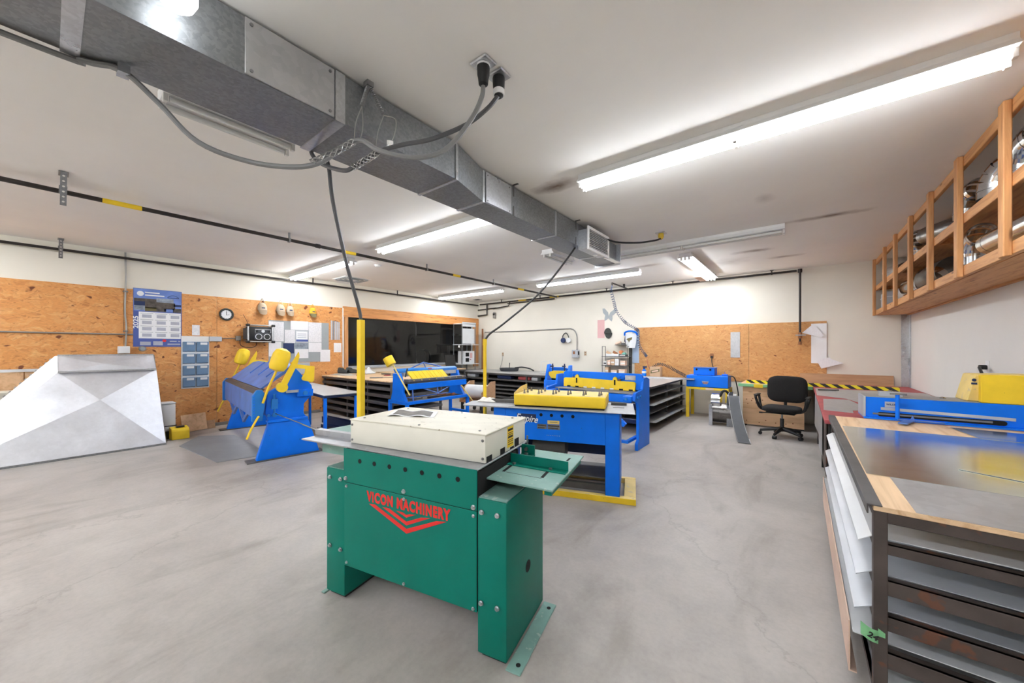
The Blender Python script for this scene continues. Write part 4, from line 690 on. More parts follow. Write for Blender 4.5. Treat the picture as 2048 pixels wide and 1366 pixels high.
for i, (z, x1, y0, a) in enumerate(((0.795,-2.02,6.45,0.0),(0.626,-2.05,6.6,0.0),(0.466,-1.99,6.5,0.01),(0.316,-2.06,6.65,0.0),(0.166,-1.97,6.55,-0.01))):
    one('steel_sheet', MB().box(-3.58,x1,y0,9.05,0,0.004), M['sheetg'], ['top grey steel sheet on the rack beside the yellow-legged stand','second sheet down in the rack beside the yellow-legged stand','middle sheet poking out of the rack beside the yellow-legged stand','fourth sheet down in the rack beside the yellow-legged stand','lowest sheet in the rack beside the yellow-legged stand'][i], 'sheet', 'sheets on the rack beside the stand', loc=(0,0,z), rot=(0,0,0))
one('aluminium_bar', MB().box(-1.25,1.0,-0.04,0.04,0,0.03), M['galvl'], 'long bright bar lying from the rack to the blue machine on yellow legs', 'bar', loc=(-2.75,8.45,0.80), rot=(0,0,0.02))
# wooden cart between
t = thing('wooden_cart', 'low wooden bin cart on the floor beside the pan brake', 'cart', (-5.85,6.15,0), 0.2)
obj('tray', MB().box(-0.3,0.3,-0.3,0.3,0.25,0.29), M['brown'], t); 
for xx in (-0.3,0.28): obj('side_panel', MB().prism([(-0.3,0.29),(0.3,0.29),(0.3,0.7),(0.1,0.7),(-0.3,0.48)],'x',xx,xx+0.02), M['brownboard'], t)
obj('roll', MB().cyl((-0.27,0,0.47),(0.27,0,0.47),0.16,n=24), M['palesheet'], t)
for xx in (-0.25,0.25):
    for yy in (-0.25,0.25): obj('caster', MB().cyl((xx-0.02,yy,0.05),(xx+0.02,yy,0.05),0.05).box(xx-0.03,xx+0.03,yy-0.02,yy+0.02,0.08,0.25), M['black'], t)
# ------------------------------------------------------------------ right side: near rack table
c1 = thing('sheet_rack_table', 'near steel rack table with worn plywood top and stored sheets', 'table')
X0, X1, Y0, Y1 = 0.225, 1.45, 2.0, 4.435
obj('plywood_top', MB().box(X0,X1,Y0-0.005,Y1,0.829,0.849), M['plyy'], c1, bev=0.002)
obj('edge_angle', MB().box(0.206,0.25,Y0-0.01,Y1,0.849,0.854).box(0.206,0.211,Y0-0.01,Y1,0.815,0.849), M['darksteel'], c1, bev=0.001)
for px in (0.226,1.40):
    for py in (2.0,4.385): obj('post', MB().box(px,px+0.04,py,py+0.045,0,0.829) if px < 1 else MB().box(px,px+0.045,py,py+0.045,0,0.829), M['rusty'], c1, bev=0.002)
for z0, z1 in ((0.785,0.829),(0.665,0.702),(0.507,0.562),(0.37,0.423),(0.225,0.283),(0.08,0.13)):
    obj('end_rail', MB().box(0.262,1.44,2.004,2.022,z0,z1).box(0.262,1.44,2.0045,2.05,z1-0.005,z1), M['rusty'], c1, bev=0.002)
    obj('side_rail', MB().box(0.23,0.25,2.05,4.385,z0+0.004,z1-0.002), M['rusty'], c1)
    obj('end_rail', MB().box(0.262,1.44,4.41,4.43,z0,z1), M['rusty'], c1)
tp_ = obj('tape_flag', MB().grid(lambda u, v: (0.188+0.05*u,1.99-0.012*math.sin(PI*u),0.335+0.05*v-0.018*u), 6, 2, 0.0006), M['greentape'], c1)
text('lettering', '24', 0.03, M['black'], tp_, (0.205,1.976,0.343), (1,0,-0.35), (0.35,0,1), bold=0.0008)
o = obj('tape_flag', MB().grid(lambda u, v: (0.238+0.02*u,1.994,0.345+0.03*v*(1-0.4*u)), 3, 2, 0.0006), M['greentape'], c1)
labs = ['topmost pale sheet poking out of the near rack table side','second grey sheet poking out of the near rack table side','third blue-grey sheet in the near rack table','fourth pale sheet in the near rack table','fifth pale sheet low in the near rack table']
for i, (z, x0, y0, mm, y1) in enumerate(((0.7025,0.188,2.06,'palesheet',4.36),(0.5625,0.18,2.055,'greysheet',4.36),(0.4235,0.175,2.052,'greysheet',4.3),(0.2835,0.172,2.07,'palesheet',4.36),(0.1305,0.24,2.06,'palesheet',4.3))):
    o = one('stored_sheet', MB().prism([(x0,z-0.028 if i in (0,1,2) else z),(0.227,z),(1.43,z),(1.43,z+0.004),(0.227,z+0.004),(x0,z-0.024 if i in (0,1,2) else z+0.004)],'y',y0,y1), M[mm], labs[i], 'sheet', 'sheets stored in the near rack table')
one('fibreboard_panel', MB().box(0.163,0.168,2.12,4.35,0.09,0.30).box(0.163,0.19,2.12,4.35,0.085,0.09), M['cardp'], 'tan board standing along the lower side of the near rack table', 'board')
def poly_sheet(pts, z, th, m, label, cat='sheet', group=None): return one('loose_sheet', MB().prism(pts,'z',z,z+th), M[m], label, cat, group)
SG = 'loose steel sheets on the near table'
ns_ = poly_sheet([(0.34,1.998),(1.44,1.998),(1.44,2.6),(0.335,2.52)],0.8495,0.001,'sheetg','dull steel sheet lying at the near end of the plywood table',group=SG)
for k in range(4): obj('scratch_mark', MB().tube([(0.71+0.012*k+0.05*math.cos(a*0.22-0.5),2.16+0.09*math.sin(a*0.22-0.5),0.8506) for a in range(7)],[0.0003,0.0015,0.0022,0.0024,0.002,0.0012,0.0003],n=4), M['white'], ns_)
poly_sheet([(0.255,2.476),(1.43,2.46),(1.44,3.9),(1.02,3.92),(0.262,3.885)],0.8507,0.0015,'sheet','large shiny steel sheet covering the middle of the near table',group=SG)
poly_sheet([(0.625,2.834),(0.86,2.72),(1.25,3.35),(1.1,3.7),(0.83,3.4)],0.854,0.0015,'sheet','small shiny steel sheet turned at an angle on the larger sheet',group=SG)
poly_sheet([(0.905,4.3),(1.44,4.3),(1.44,3.88),(0.955,3.9)],0.8525,0.0015,'sheet','wedge of shiny sheet beside the blue slitting machine',group=SG)
# blue slitter with yellow guard
m_ = thing('slitting_machine', 'long blue slitting machine with a yellow guard on the right bench', 'machine', (0.44,4.47,0.853), math.radians(1))
bd = obj('body', MB().box(0.015,1.0,0.0,0.3,0.012,0.185), M['blue'], m_, bev=0.003); obj('body_top', MB().box(0.012,0.66,0.0,0.3,0.185,0.19), M['tablesteel'], m_); obj('end_plate', MB().box(0,0.015,-0.004,0.3,0.005,0.188), M['greysheet'], m_)
obj('throat', MB().prism(rrect(0.09,0.79,0.022,0.058,0.017),'y',-0.003,0.0), M['darkhole'], bd); obj('throat_blade', MB().box(0.06,0.72,-0.006,-0.003,0.036,0.05), M['steel'], bd); obj('guide_strip', MB().prism([(0.11,0.078),(0.83,0.062),(0.83,0.085),(0.11,0.102)],'y',-0.004,0.0), M['greysheet'], bd)
lb = obj('name_label', MB().box(0.135,0.215,-0.003,0.0,0.103,0.152), M['greysheet'], bd); text('lettering', 'WILDER', 0.02, M['navy'], lb, (0.143,-0.0036,0.122), (1,0,0), (0,0,1), bold=0.0006, sx=1.0)
obj('base_channel', MB().box(0,1.0,-0.05,0.3,0.0,0.012), M['blue'], m_)
th_ = obj('stop_post', MB().cyl((0.2,-0.07,0.02),(0.2,-0.07,0.225),0.0135,n=12), M['blue'], m_); obj('t_handle', MB().cyl((0.155,-0.07,0.228),(0.255,-0.07,0.228),0.008).box(0.18,0.22,-0.085,-0.055,0.222,0.23), M['steel'], th_)
obj('gauge_arm', MB().obox((0.235,-0.17,0.014),(0.055,0.24,0.012),(0,0,-0.35)).box(0.2,0.46,-0.085,-0.07,0.012,0.022).prism([(0.27,0.02),(0.3,0.02),(0.285,0.06)],'y',-0.085,-0.08), M['blue2'], m_, bev=0.003)
obj('motor_guard', MB().prism([(0.60,0.19),(1.0,0.19),(1.0,0.41),(0.645,0.405)],'y',0.05,0.3), M['yellowd'], m_, bev=0.008); gd = obj('guard_front', MB().box(0.665,1.0,0.0,0.06,0.186,0.405), M['yellow'], m_, bev=0.006)
em = obj('guard_emblem', MB().cyl((0.642,0.05,0.36),(0.642,0.047,0.36),0.012,n=12).box(0.627,0.657,0.047,0.05,0.325,0.34), M['navy'], m_)
obj('tool_box', MB().box(0.12,0.26,0.1,0.2,0.19,0.225), M['greysheet'], m_); obj('knob', MB().lathe([(0.018,0),(0.02,0.006),(0.012,0.014),(0.001,0.016)],(0.5,0.15,0.19),14), M['chrome'], m_); obj('knob', MB().lathe([(0.014,0),(0.014,0.012),(0.001,0.014)],(0.19,0.15,0.225),10), M['chrome'], m_)
obj('lock_lever', MB().cyl((0.93,-0.01,0.17),(0.955,-0.02,0.06),0.007).cyl((0.93,-0.01,0.18),(0.93,-0.01,0.16),0.012), M['darksteel'], m_)
one('extension_cord', MB().tube(catmull([(1.475,5.86,1.275),(1.43,5.84,1.275),(1.4,5.7,1.25),(1.36,5.4,1.15),(1.3,4.9,1.05),(1.28,4.8,1.0)],6),0.012), M['cableb'], 'thick black cord plugged into the wall above the yellow guard', 'cord')
t = thing('wall_outlet', 'white wall outlet with a black plug on the right wall', 'outlet', (XC,5.87,1.27)); obj('plate', MB().box(-0.008,0,-0.04,0.04,-0.07,0.07), M['white'], t, bev=0.003); obj('plug', MB().box(-0.06,-0.008,-0.022,0.022,-0.02,0.025), M['black'], t, bev=0.006)
# far red bench
c2 = thing('side_bench', 'dusty red topped bench running to the back wall corner', 'bench')
obj('top_board', MB().box(0.18,1.47,4.46,9.17,0.765,0.8), M['redpaint'], c2, bev=0.003); obj('side_panel', MB().box(0.2,0.21,4.75,7.9,0.2,0.76), M['rusty'], c2); obj('side_cover', MB().grid(lambda u, v: (0.19-0.012*math.sin(9*u)*(1-v),5.2+2.4*u,0.3+0.47*v), 24, 4, 0.002), M['sheetg'], c2)
for yy in (4.5,5.9,7.3,9.05):
    for xx in (0.21,1.38): obj('post', MB().box(xx,xx+0.06,yy,yy+0.06,0,0.765), M['black'], c2)
obj('shelf', MB().box(0.22,1.45,4.55,9.1,0.3,0.32), M['darksteel'], c2)
poly_sheet([(0.24,6.3),(0.2,5.17),(0.43,5.1),(0.44,5.3),(0.49,5.35),(0.55,5.9),(0.49,6.4)],0.801,0.002,'sheetg','pale cut sheet with notched corner on the red bench','sheet')
poly_sheet([(0.19,6.75),(0.48,6.5),(0.62,5.9),(0.9,4.95),(1.45,4.95),(1.45,8.0),(0.2,7.95)],0.801,0.002,'sheetg','large grey sheet covering the far end of the red bench','sheet')
poly_sheet([(1.05,6.3),(1.42,5.6),(1.45,6.5),(1.2,6.55)],0.8035,0.003,'card','brown scrap of board on the red bench by the right wall','board')
one('hand_snips', MB().obox((0,0,0.015),(0.22,0.03,0.02),(0,0,0)).obox((0.1,0.02,0.015),(0.12,0.02,0.02),(0,0,0.3)), M['darksteel'], 'dark hand tool lying at the corner of the red bench', 'tool', loc=(0.33,7.5,0.804), rot=(0,0,0.3))
# table along back wall with green edge and plywood front
t = thing('work_table', 'table with green edge and bare plywood front behind the office chair', 'table')
obj('top_board', MB().box(-0.9,0.175,8.2,9.17,0.765,0.8), M['ply'], t, bev=0.002); obj('edge_board', MB().box(-0.93,0.175,8.185,8.2,0.745,0.8), M['greentape'], t, bev=0.003); obj('edge_patch', MB().box(-0.68,-0.54,8.181,8.185,0.735,0.8), M['yellow'], t)
fp = obj('front_board', MB().box(-0.86,0.06,8.24,8.26,0.03,0.745), M['ply'], t, bev=0.002)
obj('leg', MB().box(-0.86,-0.8,8.28,8.34,0,0.765), M['black'], t); obj('leg', MB().box(-0.86,-0.8,9.08,9.14,0,0.765), M['black'], t); obj('leg', MB().box(0.0,0.06,8.28,8.34,0,0.765), M['black'], t)
for (a, z) in ((-0.8,0.1),(-0.6,0.08),(-0.5,0.13),(-0.35,0.1),(-0.2,0.1),(-0.1,0.12),(-0.05,0.3),(-0.8,0.5),(-0.72,0.48),(-0.7,0.52),(-0.65,0.44),(-0.55,0.5),(-0.78,0.42)): obj('screw_hole', MB().cyl((a,8.24,z),(a,8.239,z),0.011,n=8), M['brown'], fp)
one('striped_bar', MB().box(0,2.04,-0.05,0.0,0,0.058), M['hazard'], 'long bar wrapped in black and yellow hazard tape on the back table', 'bar', loc=(-0.81,8.42,0.802), rot=(0,0,math.radians(-8.2)))
one('backing_board', MB().box(0.0,1.29,0,0.012,0,0.185), M['brownboard'], 'brown board standing against the back wall behind the striped bar', 'board', loc=(0,9.15,0.8), rot=(-0.12,0,0))
# ------------------------------------------------------------------ office chair
c = thing('office_chair', 'black fabric office chair with armrests on five casters', 'chair', (-0.235,7.55,0), -0.12)
def cushion(w_, d_, hh, c_, R_=(0,0,0), pw=3.2):
    m = MB(); nu, nv = 28, 14; Rm = Euler(R_).to_matrix(); P = []
    se = lambda q, e: math.copysign(abs(q)**e, q)
    for j in range(nv+1):
        ph = -PI/2+PI*j/nv
        for i in range(nu):
            th = 2*PI*i/nu; P.append(Vector(c_)+Rm @ Vector((w_/2*se(math.cos(ph),0.5)*se(math.cos(th),0.5), d_/2*se(math.cos(ph),0.5)*se(math.sin(th),0.5), hh/2*se(math.sin(ph),0.7))))
    return m.add(P, [(j*nu+i, j*nu+(i+1)%nu, (j+1)*nu+(i+1)%nu, (j+1)*nu+i) for j in range(nv) for i in range(nu)])
obj('seat', cushion(0.52,0.5,0.1,(0,-0.02,0.465)), M['fabric'], c); obj('seat_pan', MB().box(-0.2,0.2,-0.2,0.2,0.395,0.42), M['black'], c, bev=0.02)
obj('backrest', cushion(0.56,0.45,0.1,(0.03,0.25,0.77),(PI/2-0.1,0,0)), M['fabric'], c); obj('back_bracket', MB().tube(catmull([(0,0.1,0.4),(0,0.27,0.42),(0,0.32,0.55),(0,0.31,0.75)],6),0.022), M['black'], c)
for sx in (-1,1):
    obj('armrest', MB().tube(catmull([(sx*0.18,-0.05,0.42),(sx*0.29,-0.08,0.46),(sx*0.335,-0.13,0.6),(sx*0.345,-0.13,0.66),(sx*0.345,0.0,0.67),(sx*0.345,0.1,0.665),(sx*0.335,0.1,0.6),(sx*0.29,0.02,0.46),(sx*0.18,0.0,0.42)],6),0.02), M['black'], c)
    obj('arm_pad', MB().box(sx*0.345-0.03,sx*0.345+0.03,-0.15,0.12,0.665,0.69), M['black'], c, bev=0.01)
obj('gas_lift', MB().cyl((0,0,0.3),(0,0,0.4),0.014), M['chrome'], c); obj('column', MB().cyl((0,0,0.09),(0,0,0.3),0.028), M['black'], c); obj('lever', MB().tube([(-0.1,0,0.39),(-0.27,-0.05,0.375)],0.008).box(-0.31,-0.26,-0.07,-0.04,0.365,0.385), M['black'], c)
for k in range(5):
    a = k*2*PI/5-0.5; ca, sa = math.cos(a), math.sin(a)
    lg = obj('base_leg', MB().tube([(0,0,0.13),(0.12*ca,0.12*sa,0.115),(0.3*ca,0.3*sa,0.075)],[0.035,0.03,0.02]), M['black'], c)
    ct = obj('caster', MB().cyl((0.3*ca-0.025*sa,0.3*sa+0.025*ca,0.028),(0.3*ca+0.025*sa,0.3*sa-0.025*ca,0.028),0.028).cyl((0.3*ca,0.3*sa,0.03),(0.3*ca,0.3*sa,0.08),0.009), M['black'], lg)
# ------------------------------------------------------------------ blue machine on yellow legs
t = thing('edging_machine', 'blue box-shaped edging machine on a yellow stand at the back wall', 'machine', (-1.93,8.5,0))
obj('stand_top', MB().box(0,0.8,0,0.5,0.6,0.645), M['yellow'], t, bev=0.004)
for x0 in (0,0.74):
    for y0 in (0,0.44): obj('stand_leg', MB().box(x0,x0+0.06,y0,y0+0.06,0,0.6), M['yellow'], t, bev=0.003)
b2 = obj('body', MB().box(0.01,0.79,0.0,0.42,0.655,0.895), M['blue'], t, bev=0.006); ub = obj('upper_box', MB().box(0.14,0.54,0.05,0.35,0.905,1.055), M['blue'], t, bev=0.006); obj('box_lid', MB().box(0.13,0.55,0.04,0.36,1.055,1.065), M['blue2'], ub)
for a in (0.2,0.46): obj('opening', MB().cyl((a,0.05,1.02),(a,0.048,1.02),0.02,n=14), M['darkhole'], ub)
em = obj('badge', MB().prism([(0.31,0.78),(0.44,0.78),(0.43,0.75),(0.41,0.72),(0.34,0.72),(0.32,0.75)],'y',-0.004,0.0), M['galvl'], b2); obj('badge_print', MB().box(0.33,0.42,-0.006,-0.004,0.735,0.755), M['redpaint'], em)
obj('switch_block', MB().box(0.67,0.77,0.05,0.15,0.895,0.935).cyl((0.72,0.1,0.935),(0.72,0.1,0.98),0.005), M['blue'], t); obj('spacer', MB().box(0.2,0.5,0.08,0.32,0.895,0.905), M['black'], t); obj('seat_rail', MB().box(0.02,0.78,0.05,0.4,0.645,0.655), M['black'], t); obj('name_tag', MB().box(0.38,0.53,-0.003,0,0.605,0.64), M['cardp'], t)
one('extension_cord', MB().tube(catmull([(-1.15,8.6,0.9),(-1.05,8.6,0.88),(-1.0,8.62,0.7),(-0.98,8.7,0.45),(-1.0,8.9,0.1),(-1.1,9.0,0.012)],6),0.011), M['cableb'], 'black cord hanging from the right side of the blue edging machine', 'cord')
t = thing('wall_outlet', 'dark outlet with plugged cord on the back chipboard', 'outlet', (-1.547,YB-0.014,1.3)); obj('plate', MB().box(-0.035,0.035,-0.006,0,-0.055,0.055), M['brown'], t); obj('plug', MB().box(-0.02,0.02,-0.04,-0.006,-0.04,0.0), M['black'], t); obj('cord', MB().tube(catmull([(0,-0.03,-0.03),(0.01,-0.05,-0.15),(0.06,-0.1,-0.33)],6),0.008), M['cableb'], t)
# ------------------------------------------------------------------ galvanised duct fitting and flexible connector on the floor
t = thing('duct_fitting', 'galvanised drum-shaped duct fitting under the blue edging machine', 'duct fitting', (-1.14,8.05,0), 0.03)
obj('drum', MB().cyl((-0.22,0,0.23),(0.24,0,0.23),0.19,n=36,cap=False).cyl((-0.07,0,0.23),(-0.06,0,0.23),0.194,n=36).cyl((0.1,0,0.23),(0.11,0,0.23),0.194,n=36).cyl((-0.2,0,0.23),(-0.19,0,0.23),0.17,n=36), M['elbowd'], t)
obj('end_plate', MB().box(-0.24,-0.18,-0.2,-0.19,0,0.4).box(-0.24,-0.235,-0.19,0.15,0,0.4), M['galvl'], t); obj('end_plate', MB().box(0.19,0.25,-0.2,-0.19,0,0.4).box(0.245,0.25,-0.19,0.15,0,0.4), M['galvl'], t)
obj('bright_collar', MB().cyl((-0.215,0.02,0.42),(-0.06,0.02,0.42),0.17,n=30), M['chrome'], t); obj('side_collar', MB().cyl((0.05,0.05,0.43),(0.2,0.05,0.43),0.17,n=30), M['galvl'], t)
one('hose_offcut', MB().tube(catmull([(-1.2,7.95,0.55),(-1.16,7.95,0.64),(-1.11,7.96,0.66),(-1.06,7.98,0.6),(-1.03,8.0,0.5)],6),0.022), M['black'], 'black hose offcut looped over the galvanised duct fitting', 'hose')
t = thing('flexible_connector', 'curved grey rubber duct connector strip leaning to the floor', 'strip')
PT = catmull([(-0.92,7.93,0.0),(-0.94,7.92,0.3),(-0.95,7.86,0.5),(-0.95,7.74,0.6),(-0.93,7.62,0.58),(-0.88,7.4,0.4),(-0.78,7.0,0.18),(-0.67,6.62,0.01)],8)
obj('strip', MB().grid(lambda u, v: PT[min(int(u*(len(PT)-1)+0.5),len(PT)-1)]+Vector((0.16*(v-0.5),0,0)), len(PT)-1, 3, 0.004), M['rubber'], t)
for sg in (-0.5,0.5): obj('metal_edge', MB().tube([q+Vector((0.165*sg,0,0.0)) for q in PT],0.006,n=6), M['galvl'], t)
t = thing('duct_collar', 'grey rubber lined duct collar leaning against the drum fitting', 'duct fitting', (-0.98,7.9,0)); obj('lining', MB().prism([(-0.1,0.4),(-0.09,0.55),(-0.05,0.65),(0.0,0.66),(0.0,0.4)],'y',-0.02,0.0), M['rubber'], t); obj('rim', MB().tube([(-0.1,-0.01,0.4),(-0.09,-0.01,0.55),(-0.05,-0.01,0.65)],0.01), M['galvl'], t); obj('foot_edge', MB().box(-0.1,0,-0.02,0,0,0.4), M['galv'], t)
# ------------------------------------------------------------------ wooden wall shelf full of duct fittings
w_ = thing('wall_shelf', 'long pine two-level shelf high on the right wall', 'shelf')
PY = [9.12,8.1,7.28,6.4,5.55,4.7,3.82,2.95,2.07]
for yy in PY: obj('upright', MB().box(1.02,1.058,yy-0.042,yy+0.042,2.05,H-0.004), M['pinez'], w_, bev=0.005)
obj('bottom_shelf', MB().box(1.09,1.45,1.9,9.17,2.055,2.075), M['pine'], w_); obj('bottom_deck', MB().box(1.09,1.486,1.9,9.17,2.125,2.143), M['pine'], w_); obj('middle_shelf', MB().box(1.09,1.486,1.9,9.17,2.555,2.573), M['pine'], w_)
for z0 in (2.06,2.49,2.96): obj('front_board', MB().box(1.058,1.09,1.9,9.17,z0,z0+0.085), M['pine'], w_, bev=0.003)
obj('wall_ledger', MB().box(1.45,1.488,1.9,9.17,2.04,2.085).box(1.45,1.488,1.9,9.17,2.51,2.555), M['pine'], w_); obj('back_board', MB().box(1.452,1.488,1.9,9.17,2.93,3.03), M['pine'], w_)
for yy in PY[::2]: obj('cross_joist', MB().box(1.09,1.45,yy-0.02,yy+0.02,2.5,2.555), M['pine'], w_)
FGp = 'duct fittings on the wooden wall shelf'
def elbow(loc, rot, r, R, ang, m, label, gores=5, collar=0.06):
    t = thing('pipe_elbow', label, 'duct fitting', loc, 0, FGp); t.rotation_euler = rot
    pts = [Vector((R*math.cos(ang*i/gores)-R, 0, R*math.sin(ang*i/gores))) for i in range(gores+1)]
    d1 = Vector((-math.sin(ang),0,math.cos(ang)))
    mb = MB()
    for i in range(gores): mb.cyl(pts[i],pts[i+1],r,n=24,cap=False)
    mb.cyl(pts[0]-Vector((0,0,collar)),pts[0],r,n=24,cap=False).cyl(pts[-1],pts[-1]+d1*collar,r,n=24,cap=False)
    obj('gores', mb, M[m], t, smooth=20)
    rg = MB()
    for i in range(1,gores): 
        d_ = (pts[min(i+1,gores)]-pts[i-1]).normalized(); rg.cyl(pts[i]-d_*0.004,pts[i]+d_*0.004,r+0.003,n=24)
    obj('seam_rings', MB().cyl(pts[0]-Vector((0,0,0.004)),pts[0]+Vector((0,0,0.004)),r+0.003,n=24,cap=False).cyl(pts[-1]-d1*0.004,pts[-1]+d1*0.004,r+0.003,n=24,cap=False), M[m], t)
    obj('inner_lining', MB().cyl(pts[0]-Vector((0,0,collar)),pts[0],r-0.002,n=24,cap=False).cyl(pts[-1],pts[-1]+d1*collar,r-0.002,n=24,cap=False), M['galvl'], t)
    return t
def pipe_(p0, p1, r, m, label):
    p0 = Vector(p0); p1 = Vector(p1); d_ = (p1-p0).normalized()
    t = thing('round_pipe', label, 'duct fitting', (0,0,0), 0, FGp)
    obj('wall', MB().cyl(p0,p1,r,n=26,cap=False), M[m], t); obj('bead', MB().cyl(p0+d_*0.06,p0+d_*0.07,r+0.004,n=26,cap=False).cyl(p1-d_*0.07,p1-d_*0.06,r+0.004,n=26,cap=False), M[m], t); obj('inside', MB().cyl(p0+d_*0.002,p1-d_*0.002,r-0.002,n=26,cap=False), M['elbowd'], t); return t
zm, zb_ = 2.575, 2.145
elbow((1.23,4.15,zm+0.11),(0,0,1.6),0.105,0.17,PI/2,'chrome','bright gored elbow behind the second upright of the middle shelf')
elbow((1.2,4.55,zm+0.12),(0,0,2.2),0.105,0.17,PI/2,'chrome','bright gored elbow beside the other elbow on the middle shelf')
elbow((1.2,3.45,zm+0.1),(0,0,1.2),0.1,0.16,PI/2,'chrome','bright elbow on the middle shelf between the nearest uprights')
elbow((1.18,5.12,zm+0.11),(0,0,1.7),0.085,0.15,PI/2,'chrome','narrow bright elbow standing on the middle shelf beyond the third upright')
pipe_((1.14,6.2,zm+0.17),(1.3,5.62,zm+0.13),0.1,'elbowd','dull grey pipe with open end facing out on the middle shelf')
elbow((1.18,6.8,zm+0.1),(0,0,1.4),0.09,0.15,PI/2,'chrome','bright elbow low on the middle shelf past the dull pipe')
pipe_((1.16,8.55,zm+0.12),(1.28,8.15,zm+0.12),0.1,'galvl','pale pipe end at the far end of the middle shelf')
pipe_((1.15,4.45,zb_+0.12),(1.22,3.4,zb_+0.12),0.085,'chrome','long bright round pipe lying on the bottom shelf')
elbow((1.2,5.0,zb_+0.11),(0,0,1.5),0.085,0.16,PI/2,'chrome','slim bright elbow standing on the bottom shelf beside the long pipe')
pipe_((1.25,6.6,zb_+0.16),(1.3,6.0,zb_+0.16),0.15,'elbowd','large dull pipe on the bottom shelf with dark open end')
pipe_((1.2,7.25,zb_+0.135),(1.26,6.75,zb_+0.135),0.13,'chrome','wide bright pipe on the bottom shelf beyond the large dull pipe')
pipe_((1.22,7.95,zb_+0.12),(1.26,7.42,zb_+0.12),0.115,'galvl','pale pipe on the bottom shelf between the far uprights')
t = thing('metal_box', 'pale green-grey sheet metal box at the far end of the shelf', 'box', (1.25,8.72,zb_)); obj('box_body', MB().box(-0.15,0.15,-0.22,0.22,0,0.26), M['teal'] if False else M['greysheet'], t, bev=0.01); obj('box_lid', MB().box(-0.155,0.155,-0.225,0.225,0.16,0.175), M['palesheet'], t)
one('paper_scrap', MB().grid(lambda u, v: (1.12+0.14*u,5.15+0.3*v,zb_+0.003+0.03*math.sin(3*v+u)**2), 6, 6, 0.001), M['whitep'], 'crumpled white paper on the bottom shelf', 'paper')
one('paper_scrap', MB().grid(lambda u, v: (1.1+0.12*u,5.5+0.2*v,zb_+0.003+0.02*math.sin(4*u+2*v)**2), 6, 6, 0.001), M['greysheet'], 'grey foil scrap on the bottom shelf near the large pipe', 'scrap')
# ------------------------------------------------------------------ things on the chipboard wall
X_ = XA+0.013
def wrect(x, y0, y1, z0, z1, th=0.0015): return MB().box(x, x+th, y0, y1, z0, z1)
t = thing('wall_calendar', 'large blue 2025 wall calendar on the chipboard', 'calendar', (X_,0,0))
obj('sheet', wrect(0,0.88,1.487,1.495,2.477,0.003), M['calblue'], t); obj('sky_print', wrect(0.003,0.885,1.482,2.1,2.472,0.0006), M['calsky'], t)
for i, (y0,y1,z0,z1,mm) in enumerate(((0.89,1.16,2.26,2.31,'print_dark'),(1.16,1.38,2.26,2.33,'print_light'),(0.89,1.02,2.19,2.26,'navy'),(1.02,1.4,2.15,2.26,'print_dark'),(0.89,1.02,2.11,2.19,'print_light'),(1.02,1.16,2.1,2.165,'olive'),(1.16,1.28,2.1,2.15,'print_dark'),(1.26,1.38,2.11,2.16,'calsky'),(1.37,1.48,2.1,2.17,'print_dark'),(1.38,1.48,2.2,2.24,'navy'))): obj('picture', wrect(0.0037,y0,y1,z0,z1,0.0005), M[mm], t)
obj('logo', MB().cyl((0.0036,0.965,2.39),(0.0042,0.965,2.39),0.042,n=20), M['white'], t); obj('title_bar', wrect(0.0036,1.02,1.2,2.405,2.425,0.0005).add(*(lambda q: (q.v,q.f))(wrect(0.0036,1.02,1.26,2.36,2.38,0.0005))), M['white'], t); obj('emblem', MB().tube([(0.004,1.3+0.15*k/8,2.36+0.035*math.sin(PI*k/8)) for k in range(9)],0.004,n=4).box(0.0036,0.0041,1.3,1.45,2.345,2.355), M['navy'], t)
obj('date_panel', wrect(0.003,0.945,1.475,1.635,2.085,0.0006), M['white'], t)
for r in range(4):
    for k in range(3):
        mo = obj('month_grid', wrect(0.0037,0.985+k*0.178,1.1+k*0.178,1.665+r*0.107,1.72+r*0.107,0.0004), M['inkgrey'], t); obj('month_heading', wrect(0.0037,0.965+k*0.178,1.12+k*0.178,1.735+r*0.107,1.742+r*0.107,0.0004), M['grey'], mo)
text('year_lettering', '2025', 0.085, M['white'], t, (0.0042,0.938,1.8), (0,0,1), (0,-1,0), bold=0.0022, sx=1.25)
obj('footer_print', wrect(0.0037,0.96,1.09,1.52,1.58,0.0004).box(0.0037,0.0041,1.12,1.24,1.52,1.59).box(0.0037,0.0041,1.33,1.42,1.58,1.6).box(0.0037,0.0041,1.44,1.47,1.58,1.6).box(0.0037,0.0041,1.3,1.47,1.53,1.55), M['inkgrey'], t); obj('badge', MB().cyl((0.0037,1.26,1.6),(0.0043,1.26,1.6),0.025,n=16), M['red'], t)
t = thing('pocket_organiser', 'wall rack of eight blue pockets below the calendar corner', 'organiser', (X_,0,0))
obj('backing', wrect(0,1.48,1.876,0.74,1.69,0.004), M['palesheet'], t); obj('top_strip', wrect(0.004,1.485,1.87,1.6,1.685,0.004), M['whitep'], t)
for r in range(4):
    for k in range(2):
        pk = obj('pocket', MB().prism([(0.004,0.0),(0.03,0.015),(0.045,0.18),(0.038,0.18),(0.004,0.17)],'y',1.5+k*0.19,1.67+k*0.19), M['pocket'], t); pk.location = (0,0,0.76+r*0.215)
        for v in pk.data.vertices: v.co = (v.co.x, v.co.y, v.co.z)
        obj('pocket_label', MB().obox((0.0445,1.6+k*0.19,0.15),(0.002,0.1,0.04),(0,0.1,0)), M['white'], pk)
